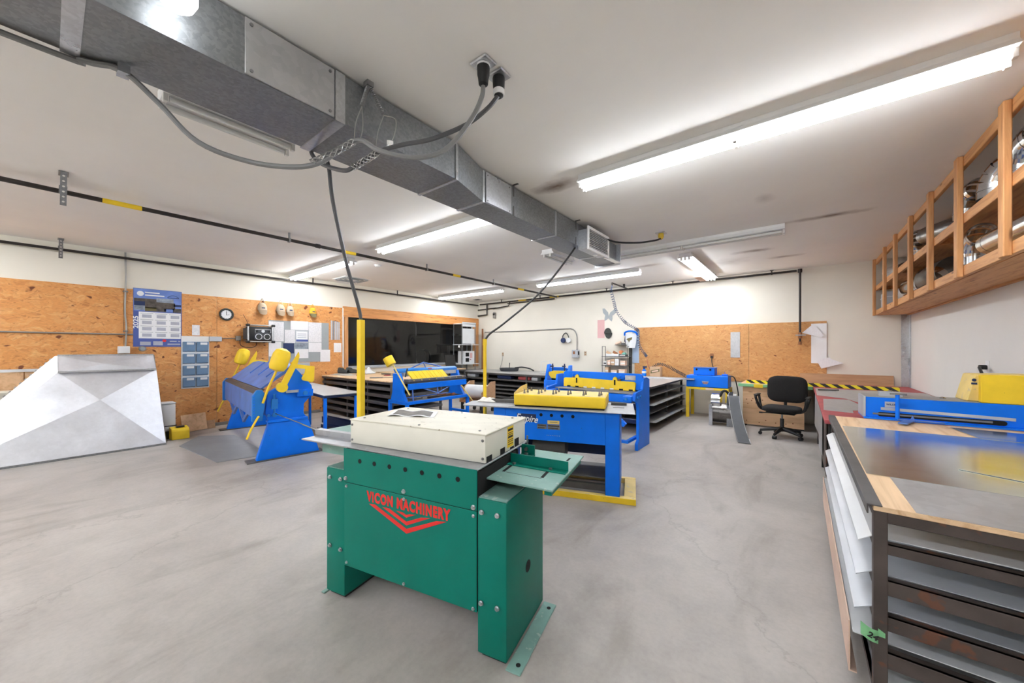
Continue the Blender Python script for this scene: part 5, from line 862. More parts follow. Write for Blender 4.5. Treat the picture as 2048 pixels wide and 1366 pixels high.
t = thing('metal_bracket', 'short metal raceway box beside the blue pockets', 'box', (X_,0,0)); obj('cover', MB().box(0,0.04,1.876,2.06,1.6,1.69), M['greysheet'], t, bev=0.004); obj('cable_run', MB().cyl((0.012,2.06,1.66),(0.012,2.32,1.665),0.008), M['conduit'], t); obj('end_socket', MB().box(0,0.05,2.28,2.36,1.62,1.71), M['conduit'], t, bev=0.005)
one('note_page', wrect(X_,1.63,1.738,1.705,1.895), M['paper'], 'small printed note above the blue pockets', 'paper')
t = thing('outlet_box', 'white outlet box below the left of the calendar', 'outlet', (X_,0.771,1.44)); obj('box', MB().box(0,0.05,-0.07,0.07,-0.06,0.06), M['whitep'], t, bev=0.005); obj('cover', MB().box(0.05,0.055,-0.06,0.06,-0.05,0.05), M['white'], t)
t = thing('door_chime', 'small grey buzzer under the calendar', 'buzzer', (X_,0.985,1.46)); obj('body', MB().cyl((0,0,0),(0.07,0,0),0.045,n=16), M['conduit'], t); obj('cap', MB().cyl((0.07,0,0),(0.085,0,0),0.03,n=16), M['grey'], t)
t = thing('wall_conduit', 'thin grey conduit crossing the chipboard left of the calendar', 'conduit', (X_,0,0)); obj('horizontal_run', MB().cyl((0.015,-4.4,1.7),(0.015,0.88,1.697),0.011), M['conduit'], t); obj('vertical_run', MB().tube(catmull([(0.015,0.79,3.04),(0.015,0.795,2.6),(0.015,0.785,2.1),(0.015,0.8,1.8),(0.015,0.79,1.5)],6),0.012), M['conduit'], t)
for zz in (2.4,1.75): obj('strap', MB().box(0,0.03,0.765,0.82,zz-0.01,zz+0.01), M['steel'], t)
t = thing('wall_clock', 'round dark-rimmed wall clock left of the caps', 'clock', (X_,2.135,2.122)); obj('rim', MB().tube([(0.02,0.1*math.cos(a*PI/16),0.1*math.sin(a*PI/16)) for a in range(32)],0.018,closed=True), M['capdark'], t); obj('face', MB().cyl((0.0,0,0),(0.018,0,0),0.098,n=32), M['white'], t); obj('hand', MB().box(0.018,0.02,-0.004,0.004,-0.01,0.06).obox((0.019,0.022,-0.008),(0.002,0.05,0.006),(0.3,0,0)), M['black'], t)
for k in range(12): a = k*PI/6; obj('hour_mark', MB().obox((0.0185,0.08*math.cos(a),0.08*math.sin(a)),(0.002,0.014,0.006),(a,0,0)), M['black'], t)
r = thing('job_site_radio', 'rugged black and silver radio mounted on the chipboard', 'radio', (X_,2.4,1.59))
obj('body', MB().box(0.02,0.24,0.04,0.44,0.03,0.31), M['black'], r, bev=0.02, seg=2); fp = obj('front_panel', MB().box(0.24,0.248,0.13,0.42,0.05,0.265), M['rubber'], r, bev=0.003)
for yy in (0.2,0.345): sp = obj('speaker', MB().cyl((0.248,yy,0.11),(0.252,yy,0.11),0.06,n=24), M['palesheet'], r); obj('cone', MB().cyl((0.252,yy,0.11),(0.254,yy,0.11),0.048,n=24), M['capdark'], sp)
obj('display', MB().cyl((0.248,0.275,0.22),(0.252,0.275,0.22),0.03,n=20), M['palesheet'], fp)
obj('trim_line', MB().tube([(0.249,0.14,0.19),(0.249,0.14,0.255),(0.249,0.41,0.255),(0.249,0.41,0.19)],0.005), M['palesheet'], fp)
for yy in (0.17,0.375): obj('dial', MB().cyl((0.248,yy,0.22),(0.262,yy,0.22),0.018,n=14), M['black'], fp)
for yy in (0.02,0.45): obj('guard_bar', MB().tube([(0.03,yy,0.03),(0.26,yy,0.03),(0.26,yy,0.31),(0.03,yy,0.31)],0.014), M['galvl'], r)
for zz in (0.01,0.335): obj('guard_rail', MB().tube([(0.24,0.02,zz),(0.24,0.46,zz)],0.014), M['conduit'], r)
for yy in (0.02,0.455):
    for zz in (0.01,0.335): obj('corner_bumper', MB().box(0.2,0.28,yy-0.03,yy+0.03,zz-0.025,zz+0.025), M['black'], r, bev=0.012)
obj('aerial', MB().tube([(0.03,0.1,0.33),(0.03,0.05,0.45),(0.03,0.0,0.55)],0.004), M['black'], r); obj('side_grip', MB().box(0.03,0.22,0.0,0.04,0.06,0.28), M['rubber'], r)
one('extension_cord', MB().tube(catmull([(X_+0.05,2.34,1.63),(X_+0.06,2.36,1.52),(X_+0.08,2.5,1.48),(X_+0.08,2.6,1.52),(X_+0.06,2.62,1.6)],6),0.006), M['cableb'], 'thin black cord looping under the radio', 'cord')
def cap_(loc, crown, brim, label, s=1.0):
    t = thing('baseball_cap', label, 'cap', loc, 0, 'caps hung along the chipboard wall')
    def cr(u, v):
        a = PI*u; rad = 0.083*s*max(0,1-v**3)**0.55
        return (0.012+rad*math.sin(a)*0.8, rad*math.cos(a), 0.155*s*v)
    obj('crown', MB().grid(cr, 18, 10, 0.002), crown, t)
    obj('brim', MB().grid(lambda u, v: (0.035+0.06*math.sin(PI*u)*(0.7+0.6*v), 0.086*s*math.cos(PI*u)*(1-0.12*v), -0.1*s*v*math.sin(PI*u)**0.5), 16, 4, 0.003), brim, t)
    obj('strap', MB().tube([(0.012,-0.05,0.13*s),(0.008,-0.006,0.235*s)],0.006).tube([(0.012,0.05,0.13*s),(0.008,0.006,0.235*s)],0.006), crown, t); obj('nail', MB().cyl((-0.01,0,0.235*s),(0.02,0,0.235*s),0.004,n=6), M['steel'], t)
    obj('logo_patch', MB().grid(lambda u, v: (0.0135+0.083*s*0.8*math.sin(PI*(0.38+0.24*u))*0.985+0.001, 0.083*s*math.cos(PI*(0.38+0.24*u)), 0.03+0.022*v), 6, 1, 0.001), M['navy'], t)
cap_((X_,2.735,2.255),M['beige'],M['beiged'],'beige cap hung above the radio, left of the pair'); cap_((X_,3.07,2.255),M['beige'],M['beiged'],'larger tan cap, left one of the touching pair'); cap_((X_,3.255,2.25),M['beige'],M['beiged'],'smaller tan cap, right one of the touching pair',0.9); cap_((X_,3.725,2.255),M['yellowcap'],M['olive'],'yellow cap with dark brim on the chipboard wall',0.9)
nb = thing('notice_board', 'grey sheet metal notice board covered in papers', 'notice board', (X_,0,0)); obj('sheet', wrect(0,2.85,4.09,1.165,2.06,0.003), M['grey'], nb)
NG = 'papers on the notice board'; x1 = X_+0.003
for (y0,y1,z0,z1,mm,lab,lay) in ((2.856,3.137,1.617,2.035,'paper','page with a heading at the notice board top left',1),(2.856,3.089,1.3,1.603,'paperh','plain white page at the notice board lower left',1),(3.271,3.636,1.875,2.07,'paperh','wide white page at the notice board top centre',1),(3.155,3.358,1.587,1.87,'paper','narrow printed page left of the small calendar',2),(3.364,3.629,1.596,1.865,'greysheet','grey poster page behind the small calendar',1),(3.349,3.633,1.458,1.592,'print_light','beach photo page under the small calendar',1),(3.358,3.636,1.25,1.454,'paperh','blank white page low at the notice board centre',2),(3.643,3.925,1.608,2.06,'paper','tall printed page right of the notice board centre',1),(3.643,3.925,1.387,1.6,'paperh','short page under the tall printed page',1),(3.897,4.122,1.16,1.437,'paperh','white page at the notice board bottom right corner',2),(3.125,3.339,1.357,1.58,'navy','dark blue leaflet behind the near counterweight',2)):
    one('pinned_page', wrect(x1+0.0016*(lay-1),y0,y1,z0,z1,0.0012), M[mm], lab, 'paper', NG)
t = thing('month_card', 'small white month card with blue strip on the notice board', 'calendar', (x1+0.0016,0,0), 0, NG); obj('card', wrect(0,3.383,3.616,1.667,1.845,0.0014), M['white'], t); obj('strip', wrect(0,3.383,3.629,1.62,1.664,0.0014), M['calblue'], t); obj('grid', MB().box(0.0014,0.0018,3.41,3.59,1.70,1.715).box(0.0014,0.0018,3.41,3.59,1.74,1.755).box(0.0014,0.0018,3.41,3.59,1.78,1.795), M['inkgrey'], t)
one('hanging_sheet', wrect(X_,3.35,3.67,0.9,1.155), M['greysheet'], 'grey sheet hanging just below the notice board', 'sheet')
t = thing('steel_rulers', 'row of thin steel rulers hung beside the window frame', 'rulers', (X_,0,0))
for k in range(5): obj('ruler', wrect(0.001*k,4.14+k*0.044,4.175+k*0.044,1.67,2.13-0.008*k,0.001), M['greysheet'] if k != 1 else M['steel'], t)
one('small_page', wrect(X_,4.21,4.39,1.377,1.6), M['paperh'], 'small white page under the steel rulers', 'paper')
one('white_raceway', MB().box(X_,X_+0.025,4.415,4.44,1.03,2.445), M['whitep'], 'white cable raceway running down beside the window frame', 'raceway')
# ------------------------------------------------------------------ silver hood and clutter at the left
hd = thing('sheet_metal_hood', 'large silver tapered sheet metal hood resting on the floor', 'duct fitting', (-7.6,0,0))
B0, B1, T0, T1 = -0.86, 1.118, 0.085, 1.045
def fy(z, side): return (B0+(T0-B0)*z/1.15) if side == 0 else (B1+(T1-B1)*z/1.37)
zc = 1.14; cy, cz = 0.46, 0.74
lean = lambda z: -0.3*z
cr = (0.03,cy,cz)
V = [(0,B0,0.02),(0,B1,0.02),(lean(zc),fy(zc,1),zc),(lean(zc),T0,zc),(lean(cz)+0.075,cy,cz)]
obj('front_panel', MB().add(V,[(0,1,4),(1,2,4),(2,3,4),(3,0,4)]), M['galvp'], hd, smooth=3)
obj('ledge', MB().add([(lean(zc)+0.05,T0,zc-0.01),(lean(zc)+0.05,fy(zc,1)-0.01,zc-0.01),(lean(zc)+0.05,fy(zc,1)-0.01,zc+0.012),(lean(zc)+0.05,T0,zc+0.012),(lean(zc),T0,zc-0.01),(lean(zc),fy(zc,1),zc-0.01),(lean(zc),fy(zc,1),zc+0.012),(lean(zc),T0,zc+0.012)],[(0,1,2,3),(4,7,6,5),(0,4,5,1),(3,2,6,7),(0,3,7,4),(1,5,6,2)]), M['galvl'], hd)
tz = 1.36; U = [(lean(zc)-0.02,T0,zc),(lean(zc)-0.02,fy(zc,1),zc),(lean(tz)-0.09,T1,tz),(lean(tz)-0.09,T0,tz),(lean(1.22)-0.01,0.52,1.24)]
obj('upper_panel', MB().add(U,[(0,1,4),(1,2,4),(2,3,4),(3,0,4)]), M['galvp'], hd, smooth=3)
obj('top_flange', MB().box(lean(tz)-0.13,lean(tz)-0.085,T0,T1,tz-0.004,tz+0.018), M['galvl'], hd); obj('bottom_flange', MB().box(-0.01,0.02,B0,B1,0.0,0.025), M['galv'], hd)
obj('side_flange', MB().add([(0,B0,0.02),(lean(zc),T0,zc),(lean(tz)-0.09,T0,tz),(lean(tz)-0.12,T0-0.02,tz),(-0.1,B0-0.13,0.02)],[(0,1,2,3,4)]), M['galvp'], hd)
obj('side_flange', MB().add([(0,B1,0.02),(lean(zc),fy(zc,1),zc),(lean(tz)-0.09,T1,tz),(lean(tz)-0.1,T1+0.012,tz),(-0.02,B1+0.012,0.02)],[(0,1,2,3,4)]), M['galvl'], hd)
obj('back_shell', MB().prism([(B0,0.0),(B1,0.0),(T1,tz-0.01),(T0,tz-0.01)],'x',-0.68,-0.62), M['galv'], hd)
for k in range(26):
    f = k/26; obj('seam_tab', MB().obox((-0.1-0.44*f,B0-0.125+(T0-B0+0.11)*f,0.03+1.33*f),(0.004,0.03,0.03),(0.96,0,0)), M['chrome'], hd)
t = thing('wall_panel_stack', 'plywood boards with a white rail behind the silver hood', 'board', (XA+0.02,0,0)); obj('rail', MB().box(0,0.03,-1.6,0.35,1.13,1.17), M['palesheet'], t)
for k in range(3): obj('board', MB().box(0.0,0.02,-1.3+k*0.55,-0.76+k*0.55,0.6,1.13), M['ply'], t)
t = thing('electric_heater', 'cream metal heater cabinet at the far left wall', 'heater', (-8.52,-0.42,0)); obj('case', MB().box(-0.15,0.15,-0.3,0.22,0,0.88), M['cream'], t, bev=0.01); obj('knob', MB().cyl((0.15,0.12,0.7),(0.18,0.12,0.7),0.03), M['black'], t); obj('side_box', MB().box(-0.15,0.1,0.24,0.5,0.0,0.8), M['black'], t)
t = thing('plastic_bin', 'pale grey bin with black base behind the silver hood', 'bin', (-8.15,1.2,0)); obj('body', MB().box(-0.12,0.12,-0.08,0.1,0.12,0.56), M['whitep'], t, bev=0.02, seg=2); obj('base', MB().box(-0.11,0.11,-0.07,0.09,0,0.12), M['black'], t); obj('lid', MB().box(-0.125,0.125,-0.085,0.105,0.56,0.585), M['palesheet'], t, bev=0.01); obj('band', MB().box(-0.123,0.123,-0.083,0.11,0.2,0.215), M['black'], t)
t = thing('yellow_case', 'small yellow case on the floor by the plywood offcut', 'case', (-7.95,1.34,0)); obj('body', MB().prism([(-0.1,0),(0.1,0),(0.1,0.13),(0.06,0.17),(-0.1,0.19)],'y',-0.12,0.1), M['yellow'], t, bev=0.006); obj('handle', MB().box(-0.03,0.03,-0.05,0.05,0.185,0.2), M['black'], t)
one('plywood_offcut', MB().box(-0.012,0.012,0,0.34,0,0.3), M['ply'], 'rectangular plywood offcut leaning on the chipboard by the yellow case', 'board', loc=(-8.42,1.45,0.0), rot=(0.05,-0.25,0))
one('plywood_offcut', MB().box(-0.012,0.012,0,0.12,0,0.15), M['brownboard'], 'small brown offcut behind the larger plywood offcut', 'board', loc=(-8.5,1.8,0.0), rot=(0,-0.25,0))
# ------------------------------------------------------------------ on the window table and benches
t = thing('folded_cloth', 'white cloth spread on the table under the window', 'cloth', (-8.3,4.25,0.852)); obj('cloth', MB().grid(lambda u, v: (-0.35+0.7*u,-0.16+0.32*v,0.004+0.012*math.sin(5*u+3*v)**2), 12, 8, 0.004), M['cloth'], t); obj('fold', MB().grid(lambda u, v: (-0.3+0.5*u,-0.1+0.2*v,0.02+0.012*math.sin(4*u+2*v)**2), 8, 6, 0.004), M['cloth'], t)
for i, (dx, dy, rz) in enumerate(((0.0,0.0,0.3),(0.1,0.16,0.5))):
    s = thing('work_shoe', ['dark shoe nearer the table edge on the white cloth','dark shoe behind the first on the white cloth'][i], 'shoe', (-8.42+dx,4.3+dy,0.885), rz, 'shoes on the window table')
    obj('upper', MB().grid(lambda u, v: (-0.14+0.28*u, 0.045*math.cos(PI*v)*(1-0.3*(u-0.4)**2), 0.02+math.sin(PI*v)*(0.05+0.06*(u < 0.45)*(1-u)+0.02*math.sin(3*u))), 12, 8, 0.004), M['capdark'], s); obj('sole', MB().prism(rrect(-0.15,0.15,-0.048,0.048,0.04),'z',0,0.022), M['black'], s)
one('rag_pile', MB().grid(lambda u, v: (-0.14+0.28*u,-0.12+0.24*v,0.01+0.15*(math.sin(PI*u)*math.sin(PI*v))**0.6*(0.8+0.25*math.sin(8*u+6*v))), 16, 14, 0.004), M['palesheet'], 'pale crumpled bag on the window table beside the shoes', 'rag', loc=(-8.3,4.85,0.852))
for i, (x, y, mm, rz, L_) in enumerate(((-7.75,4.35,'red',0.2,0.22),(-7.2,4.75,'redpaint',0.5,0.3),(-6.8,4.3,'steel',1.0,0.5),(-7.5,4.95,'darksteel',0.1,0.6))):
    s = thing('hand_tool', ['red handled snips nearest the thick yellow post','second red tool right of the thick yellow post','thin steel rod on the window table','dark bar at the back of the window table'][i], 'tool', (x,y,0.853), rz, 'hand tools on the window table'); obj('handle', MB().tube(catmull([(-L_/2,-0.02,0.012),(-L_/4,-0.03,0.012),(0,0,0.012)],5),0.011).tube(catmull([(-L_/2,0.03,0.012),(-L_/4,0.03,0.012),(0,0,0.012)],5),0.011), M[mm], s); obj('blade', MB().box(0,L_/2,-0.012,0.012,0.004,0.014), M['steel'], s)
u_ = thing('metal_shelf_unit', 'grey metal shelf unit at the right end of the dark window', 'shelf', (-8.68,0,0))
obj('top_panel', MB().box(0,0.4,8.0,8.62,2.24,2.255).box(0.385,0.4,8.02,8.62,2.16,2.3), M['palesheet'], u_); obj('back_panel', MB().box(0.36,0.37,8.05,8.58,1.62,2.1), M['palesheet'], u_)
for z in (1.58,0.965): obj('shelf', MB().box(0,0.42,7.98,8.76,z,z+0.02), M['palesheet'], u_)
for y in (7.99,8.58): obj('post', MB().box(0.38,0.4,y,y+0.025,0.78,2.24).box(0,0.02,y,y+0.025,0.78,2.24), M['galv'], u_)
t = thing('power_supply', 'pale boxy machine with two square vents on the metal shelf', 'machine', (-8.3,8.12,0.986)); obj('case', MB().box(-0.3,0.02,0,0.43,0,0.4), M['palesheet'], t, bev=0.006)
for z in (0.06,0.23): obj('vent', MB().box(0.02,0.024,0.03,0.18,z,z+0.12), M['darkhole'], t)
obj('label', MB().box(0.02,0.022,0.22,0.33,0.18,0.34), M['pink'], t); obj('small_label', MB().box(0.02,0.022,0.21,0.28,0.12,0.14), M['redpaint'], t)
t = thing('desk_lamp', 'small silver clamp lamp on the metal shelf post', 'lamp', (-8.25,7.95,1.5)); obj('arm', MB().tube(catmull([(0,0.05,0.02),(0.02,-0.03,0.08),(0.02,-0.12,0.05)],6).copy() if False else catmull([(0,0.05,0.02),(0.02,-0.03,0.08),(0.02,-0.12,0.05)],6),0.01), M['steel'], t); obj('shade', MB().lathe([(0.02,0.05),(0.05,-0.02),(0.048,-0.02)],(0.02,-0.14,0.02),14), M['chrome'], t)
t = thing('laptop_screen', 'dark tilted panel leaning beside the power supply', 'panel', (-8.4,7.62,0.862)); obj('panel', MB().obox((0,0,0.2),(0.02,0.4,0.42),(0,-0.2,0)), M['black'], t); obj('foot', MB().box(-0.1,0.12,-0.18,0.18,0,0.02), M['black'], t)
one('wood_lath', MB().box(-0.02,0.02,-0.02,0.02,0,1.35), M['brown'], 'tall brown lath leaning in the corner by the window', 'lath', loc=(-8.35,9.0,0.78), rot=(-0.04,-0.03,0))
t = thing('tool_tray', 'dark shallow tray with a hose on the grey back bench', 'tray', (-7.0,8.75,0.78), 0.1); obj('tray', MB().lathe([(0.26,0),(0.28,0.02),(0.3,0.09),(0.28,0.09),(0.26,0.03)],n=24), M['rubber'], t); obj('hose', MB().tube(catmull([(0.2,0,0.1),(0.4,0.1,0.12),(0.6,0.2,0.08),(0.75,0.2,0.02)],6),0.02), M['black'], t); obj('spike', MB().cyl((0,0,0.02),(0.02,0,0.25),0.01), M['black'], t)
t = thing('clear_case', 'upright clear plastic stand on the grey back bench', 'stand', (-5.75,8.85,0.78)); obj('frame', MB().tube([(-0.16,0,0),(-0.14,0,0.3),(0.14,0,0.34),(0.2,0,0.02)],0.008), M['palesheet'], t); obj('foot', MB().box(-0.17,0.21,-0.08,0.08,0,0.006), M['palesheet'], t)
for i, (x, mm, L_) in enumerate(((-6.6,'navy',0.5),(-5.9,'redpaint',0.4),(-5.55,'palesheet',0.2),(-7.9,'palesheet',0.35))):
    s = thing('shelf_item', ['blue bundle on the upper shelf of the back bench','red tool case on the upper shelf of the back bench','pale piece right of the red tool case','pale box at the left of the back bench upper shelf'][i], 'box', (x,8.1,0.607)); obj('body', MB().box(-L_/2,L_/2,-0.1,0.1,0,0.09), M[mm], s, bev=0.015); obj('top', MB().box(-L_/3,L_/3,-0.06,0.06,0.09,0.1), M[mm], s)
# ------------------------------------------------------------------ back wall things
t = thing('wall_conduit', 'grey conduit with a bend running down to a switch box on the back wall', 'conduit', (0,YB-0.02,0)); obj('run', MB().tube(catmull([(-8.4,0,2.02),(-7,0,2.015),(-5.3,0,2.03),(-5.08,0,2.02),(-4.97,0,1.95),(-4.92,0,1.83),(-4.91,0,1.7),(-4.91,0,1.42)],8),0.016), M['conduit'], t); obj('connector', MB().cyl((-4.91,0,1.4),(-4.91,0,1.45),0.024), M['steel'], t)
t = thing('switch_box', 'grey metal disconnect switch box on the back wall', 'switch box', (-4.93,YB-0.07,1.33)); obj('case', MB().box(-0.09,0.09,-0.05,0.07,-0.12,0.1), M['greysheet'], t, bev=0.006); obj('window', MB().box(-0.05,0.01,-0.053,-0.05,-0.02,0.06), M['brown'], t); obj('handle', MB().box(0.09,0.11,-0.03,0.02,-0.04,0.06), M['black'], t)
t = thing('ear_muffs', 'blue and white ear muffs hung on the back wall', 'ear muffs', (-5.25,YB-0.02,1.78)); obj('headband', MB().tube(catmull([(-0.08,-0.04,-0.1),(-0.09,-0.04,0.05),(0.0,-0.03,0.13),(0.08,-0.04,0.05),(0.11,-0.04,-0.06)],6),0.014), M['capdark'], t)
for x, mm in ((-0.07,'navy'),(0.1,'white')): obj('ear_cup', MB().lathe([(0.001,-0.05),(0.06,-0.045),(0.075,-0.01),(0.07,0.03),(0.001,0.035)],(x,-0.055,-0.08),18,Euler((PI/2,0,0)).to_matrix()), M[mm], t)
one('pink_sheet', MB().box(-4.3,-4.1,YB-0.003,YB,1.745,2.235), M['pink'], 'faded pink sheet taped to the back wall', 'paper')
bf = [(0,0),(0.03,0.1),(0.14,0.2),(0.2,0.19),(0.17,0.08),(0.1,0.02),(0.11,-0.06),(0.1,-0.13),(0.05,-0.1),(0.01,-0.06)]
one('butterfly_cutout', MB().prism(bf+[(-x,z) for x, z in bf[::-1][:-1]],'y',0,0.004), M['grey'], 'grey sheet metal butterfly cutout above the pink sheet', 'decoration', loc=(-3.98,YB-0.008,2.32), rot=(0,0.12,0))
t = thing('baseball_cap', 'dark cap hanging flat against the pink sheet', 'cap', (-4.0,YB-0.008,1.87)); obj('crown', MB().grid(lambda u, v: (0.1*math.cos(PI*u)*math.sqrt(max(0,1-(v)**2*0.98)), -0.005-0.05*math.sin(PI*u)*math.sqrt(max(0,1-v*v*0.98)), 0.14*v), 14, 6, 0.003), M['capdark'], t); obj('brim', MB().prism([(0.1*math.cos(a*PI/10)+0.02,-0.15*math.sin(a*PI/10)+0.01) for a in range(11)],'y',-0.02,-0.008), M['capdark'], t)
t = thing('face_shield', 'white face shield with blue headband beside the wire rack', 'face shield', (-3.33,YB-0.06,1.7)); obj('headband', MB().tube(catmull([(-0.16,-0.1,0.1),(-0.13,-0.14,0.17),(0,-0.16,0.2),(0.13,-0.14,0.17),(0.16,-0.08,0.1)],6),0.022), M['blue'], t); obj('visor', MB().grid(lambda u, v: ((-0.14+0.28*u)*(1-0.3*v**3), -0.1-0.06*math.sin(PI*u), 0.14-0.36*v), 12, 8, 0.003), M['palesheet'], t); obj('emblem', MB().prism([(-0.05,0.02),(0.06,0.05),(0.05,-0.01),(0.0,-0.04),(-0.02,-0.09),(-0.04,-0.04),(-0.09,0.0)],'y',-0.17,-0.165), M['olive'], t); obj('harness', MB().tube([(-0.15,-0.06,0.1),(-0.18,-0.03,-0.05),(-0.1,-0.02,-0.16)],0.015), M['navy'], t)
t = thing('wall_shelf_bracket', 'small bracket shelf with gloves above the wire rack', 'shelf', (-3.6,YB-0.1,1.56)); obj('plate', MB().box(-0.14,0.2,-0.1,0.1,-0.012,0), M['darksteel'], t); obj('gloves', MB().obox((-0.08,0,0.05),(0.16,0.1,0.06),(0,-0.4,0.2)), M['cardp'], t, bev=0.015); obj('case', MB().box(0.02,0.16,-0.05,0.06,0,0.05), M['darksteel'], t)
wr = thing('wire_rack', 'small dark wire rack with boxes standing by the back wall', 'rack', (-3.7,9.02,0.8))
for x in (-0.34,0.34):
    for y in (-0.1,0.1): obj('post', MB().cyl((x,y,0),(x,y,0.72),0.008,n=8), M['darksteel'], wr)
    obj('end_loop', MB().tube([(x,-0.1,0.45),(x,-0.1,0.72),(x,0.1,0.72),(x,0.1,0.45)],0.008), M['darksteel'], wr)
for z in (0.0,0.225,0.455): obj('shelf', MB().box(-0.35,0.35,-0.12,0.12,z,z+0.012), M['darksteel'], wr)
BG = 'boxes and parts on the wire rack'
for (x0,x1,z0,hh,mm,lab) in ((-0.31,-0.22,0.237,0.1,'whitep','white box with black top at the left of the middle rack level'),(-0.2,-0.12,0.237,0.13,'cardp','pink-tan small carton on the middle rack level'),(-0.11,-0.01,0.237,0.16,'card','tan carton beside the white one on the middle rack level'),(0.0,0.1,0.237,0.165,'white','white carton on the middle rack level'),(0.14,0.27,0.237,0.12,'cardp','pink carton at the right of the middle rack level'),(-0.26,-0.17,0.012,0.17,'card','tall tan carton on the lowest rack level'),(-0.1,0.05,0.012,0.1,'cardp','wide pale carton on the lowest rack level'),(0.1,0.26,0.012,0.13,'cardp','tilted pale carton on the lowest rack level'),(-0.24,0.1,0.467,0.06,'palesheet','pale tray of parts on the top rack level'),(0.12,0.28,0.467,0.05,'darksteel','dark tin on the top rack level')):
    t = thing('small_box', lab, 'box', (-3.7,9.0,0.801+z0), 0, BG); obj('body', MB().box(x0,x1,-0.08,0.06,0,hh), M[mm], t, bev=0.004); obj('flap', MB().box(x0+0.01,x1-0.01,-0.082,-0.08,hh*0.35,hh*0.6), M['whitep'] if mm != 'whitep' else M['black'], t)
for (x, z, mm, lab) in ((-0.2,0.53,'card','tan lump of wood on the top rack tray'),(-0.02,0.53,'brown','brown wooden block on the top rack tray'),(0.14,0.57,'orange','orange tape roll on the top rack level'),(0.22,0.52,'teal','teal tape roll on the top rack level')):
    one('parts_piece', MB().cyl((x,-0.05,0),(x,0.04,0),0.045,n=14) if mm in ('orange','teal') else MB().obox((x,0,0.02),(0.12,0.08,0.06),(0,0.5,0.3)), M[mm], lab, 'part', BG, loc=(-3.7,9.0,0.8+z+0.005))
one('blue_strip_sheet', MB().box(-3.34,-3.17,YB-0.025,YB-0.02,1.1,1.92), M['skyblue'], 'pale blue plastic strip hung at the chipboard left edge', 'sheet')
one('black_post', MB().box(-3.42,-3.36,YB-0.04,YB,0.8,1.55), M['capdark'], 'dark narrow post between wire rack and chipboard', 'post')
hs = thing('coiled_hose', 'blue-grey coiled air hose hanging from the ceiling pipe', 'hose')
path = catmull([(-3.5,8.2,2.85),(-3.55,8.5,2.6),(-3.57,8.7,2.4),(-3.4,8.7,2.17),(-3.286,8.7,2.06),(-3.1,8.75,1.94),(-3.06,8.8,1.85),(-3.055,8.85,1.55),(-2.95,8.9,1.35),(-2.9,8.92,1.27)],20); n = len(path); pts = []
turn = 0.0
for i, q in enumerate(path):
    f = i/(n-1); turn += 2*PI*(0.3+0.35*math.sin(PI*min(1,f*1.6))**2)
    d_ = (path[min(i+1,n-1)]-path[max(i-1,0)]).normalized(); uu = d_.orthogonal().normalized()
    uu = Vector((0,1,0)).cross(d_).normalized(); vv = d_.cross(uu)
    for s_ in range(4): 
        a = turn+s_*0.6; 
    pts.append((q, uu, vv))
coilp = []; T = 46
for k in range(T*10+1):
    f = k/(T*10); q, uu, vv = pts[min(n-1,int(f*(n-1)))]; q2 = path[min(n-1,int(f*(n-1))+1)]; fr_ = f*(n-1)-int(f*(n-1)); c_ = q.lerp(q2, fr_); a = k*2*PI/10
    coilp.append(c_+(uu*math.cos(a)+vv*math.sin(a))*0.032)
obj('coil', MB().tube(coilp,0.006,n=5), M['hosec'], hs); obj('lead', MB().tube(catmull([(-3.36,7.95,2.9),(-3.42,8.05,2.82),(-3.5,8.2,2.85)],6),0.006), M['blue2'], hs); obj('tail', MB().tube(catmull([(-2.9,8.92,1.27),(-2.85,8.85,1.1),(-2.8,8.8,1.0)],6),0.004), M['redpaint'], hs)
h2 = thing('coiled_hose', 'grey coiled air hose lying over the rack by the back wall', 'hose'); path2 = catmull([(-2.8,8.8,0.98),(-2.6,8.85,1.1),(-2.4,8.9,1.05),(-2.2,8.85,0.95),(-2.0,8.75,0.86)],30); cp = []
for k in range(25*10+1):
    f = k/250; i = min(len(path2)-2,int(f*(len(path2)-1))); c_ = path2[i].lerp(path2[i+1], f*(len(path2)-1)-i); d_ = (path2[i+1]-path2[i]).normalized(); uu = Vector((0,1,0)).cross(d_).normalized(); a = k*2*PI/10; cp.append(c_+(uu*math.cos(a)+d_.cross(uu)*math.sin(a))*0.03)
obj('coil', MB().tube(cp,0.006,n=5), M['rubber'], h2); obj('nozzle', MB().cyl((-2.0,8.75,0.86),(-1.98,8.68,0.82),0.012), M['steel'], h2)
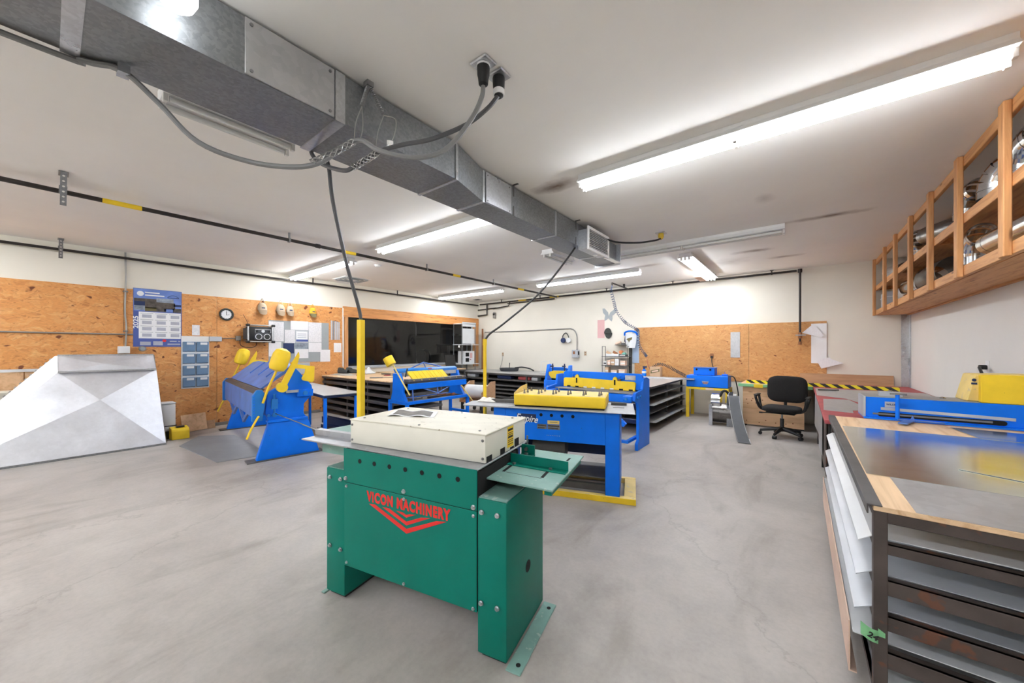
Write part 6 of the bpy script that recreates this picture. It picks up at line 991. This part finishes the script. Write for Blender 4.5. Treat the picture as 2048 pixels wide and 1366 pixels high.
t = thing('spray_bottle', 'blue and white bottle on the rack by the back wall', 'bottle', (-2.92,8.8,0.8)); obj('body', MB().lathe([(0.05,0),(0.052,0.02),(0.05,0.13),(0.03,0.17),(0.02,0.18)],n=18), M['blue'], t); obj('band', MB().cyl((0,0,0.08),(0,0,0.13),0.0525,n=18), M['white'], t); obj('head', MB().cyl((0,0,0.18),(0,0,0.21),0.025,n=12).box(-0.03,0.06,-0.015,0.015,0.21,0.245), M['navy'], t)
t = thing('carton', 'cardboard carton with a dark printed band beside the spray bottle', 'box', (-2.65,8.82,0.8)); obj('body', MB().box(-0.12,0.12,-0.08,0.08,0,0.24), M['card'], t, bev=0.004); obj('print', MB().prism([(-0.1,0.08),(0.1,0.13),(0.1,0.2),(-0.1,0.15)],'y',-0.083,-0.08), M['olive'], t); obj('print_bar', MB().obox((0,-0.0835,0.14),(0.15,0.001,0.035),(0,-0.24,0)), M['cardp'], t)
one('metal_plate', MB().box(-1.185,-1.01,YB-0.025,YB-0.015,1.27,1.82), M['sheetg'], 'narrow grey metal plate hung on the back chipboard', 'plate')
wp = one('drawing_sheet', MB().box(0.17,0.4,YB-0.019,YB-0.015,1.18,1.945), M['white'], 'tall white backing sheet pinned at the right of the back chipboard', 'paper')
one('drawing_page', MB().prism([(0.03,1.77),(0.2,1.94),(0.36,1.72),(0.32,1.68)],'y',YB-0.05,YB-0.046), M['paperh'], 'upper tilted white page over the tall backing sheet', 'paper'); one('drawing_page', MB().prism([(0.25,1.23),(0.44,1.3),(0.47,1.26),(0.64,1.19),(0.32,1.08)],'y',YB-0.05,YB-0.046), M['paperh'], 'lower curled white page under the tall backing sheet', 'paper')

for i, (x, z) in enumerate(((-4.66,1.33),(-7.62,1.28))):
    t = thing('wall_outlet', ['beige outlet plate right of the grey switch box','beige outlet with a cord above the dark tray'][i], 'outlet', (x,YB,z)); obj('plate', MB().box(-0.04,0.04,-0.008,0,-0.06,0.06), M['beige'], t, bev=0.003)
    for dz in (-0.025,0.025): obj('socket', MB().box(-0.015,0.015,-0.01,-0.008,dz-0.012,dz+0.012), M['brown'], t)
    if i: obj('cord', MB().tube(catmull([(0,-0.012,-0.03),(-0.01,-0.03,-0.2),(-0.08,-0.05,-0.47)],6),0.007), M['conduit'], t)
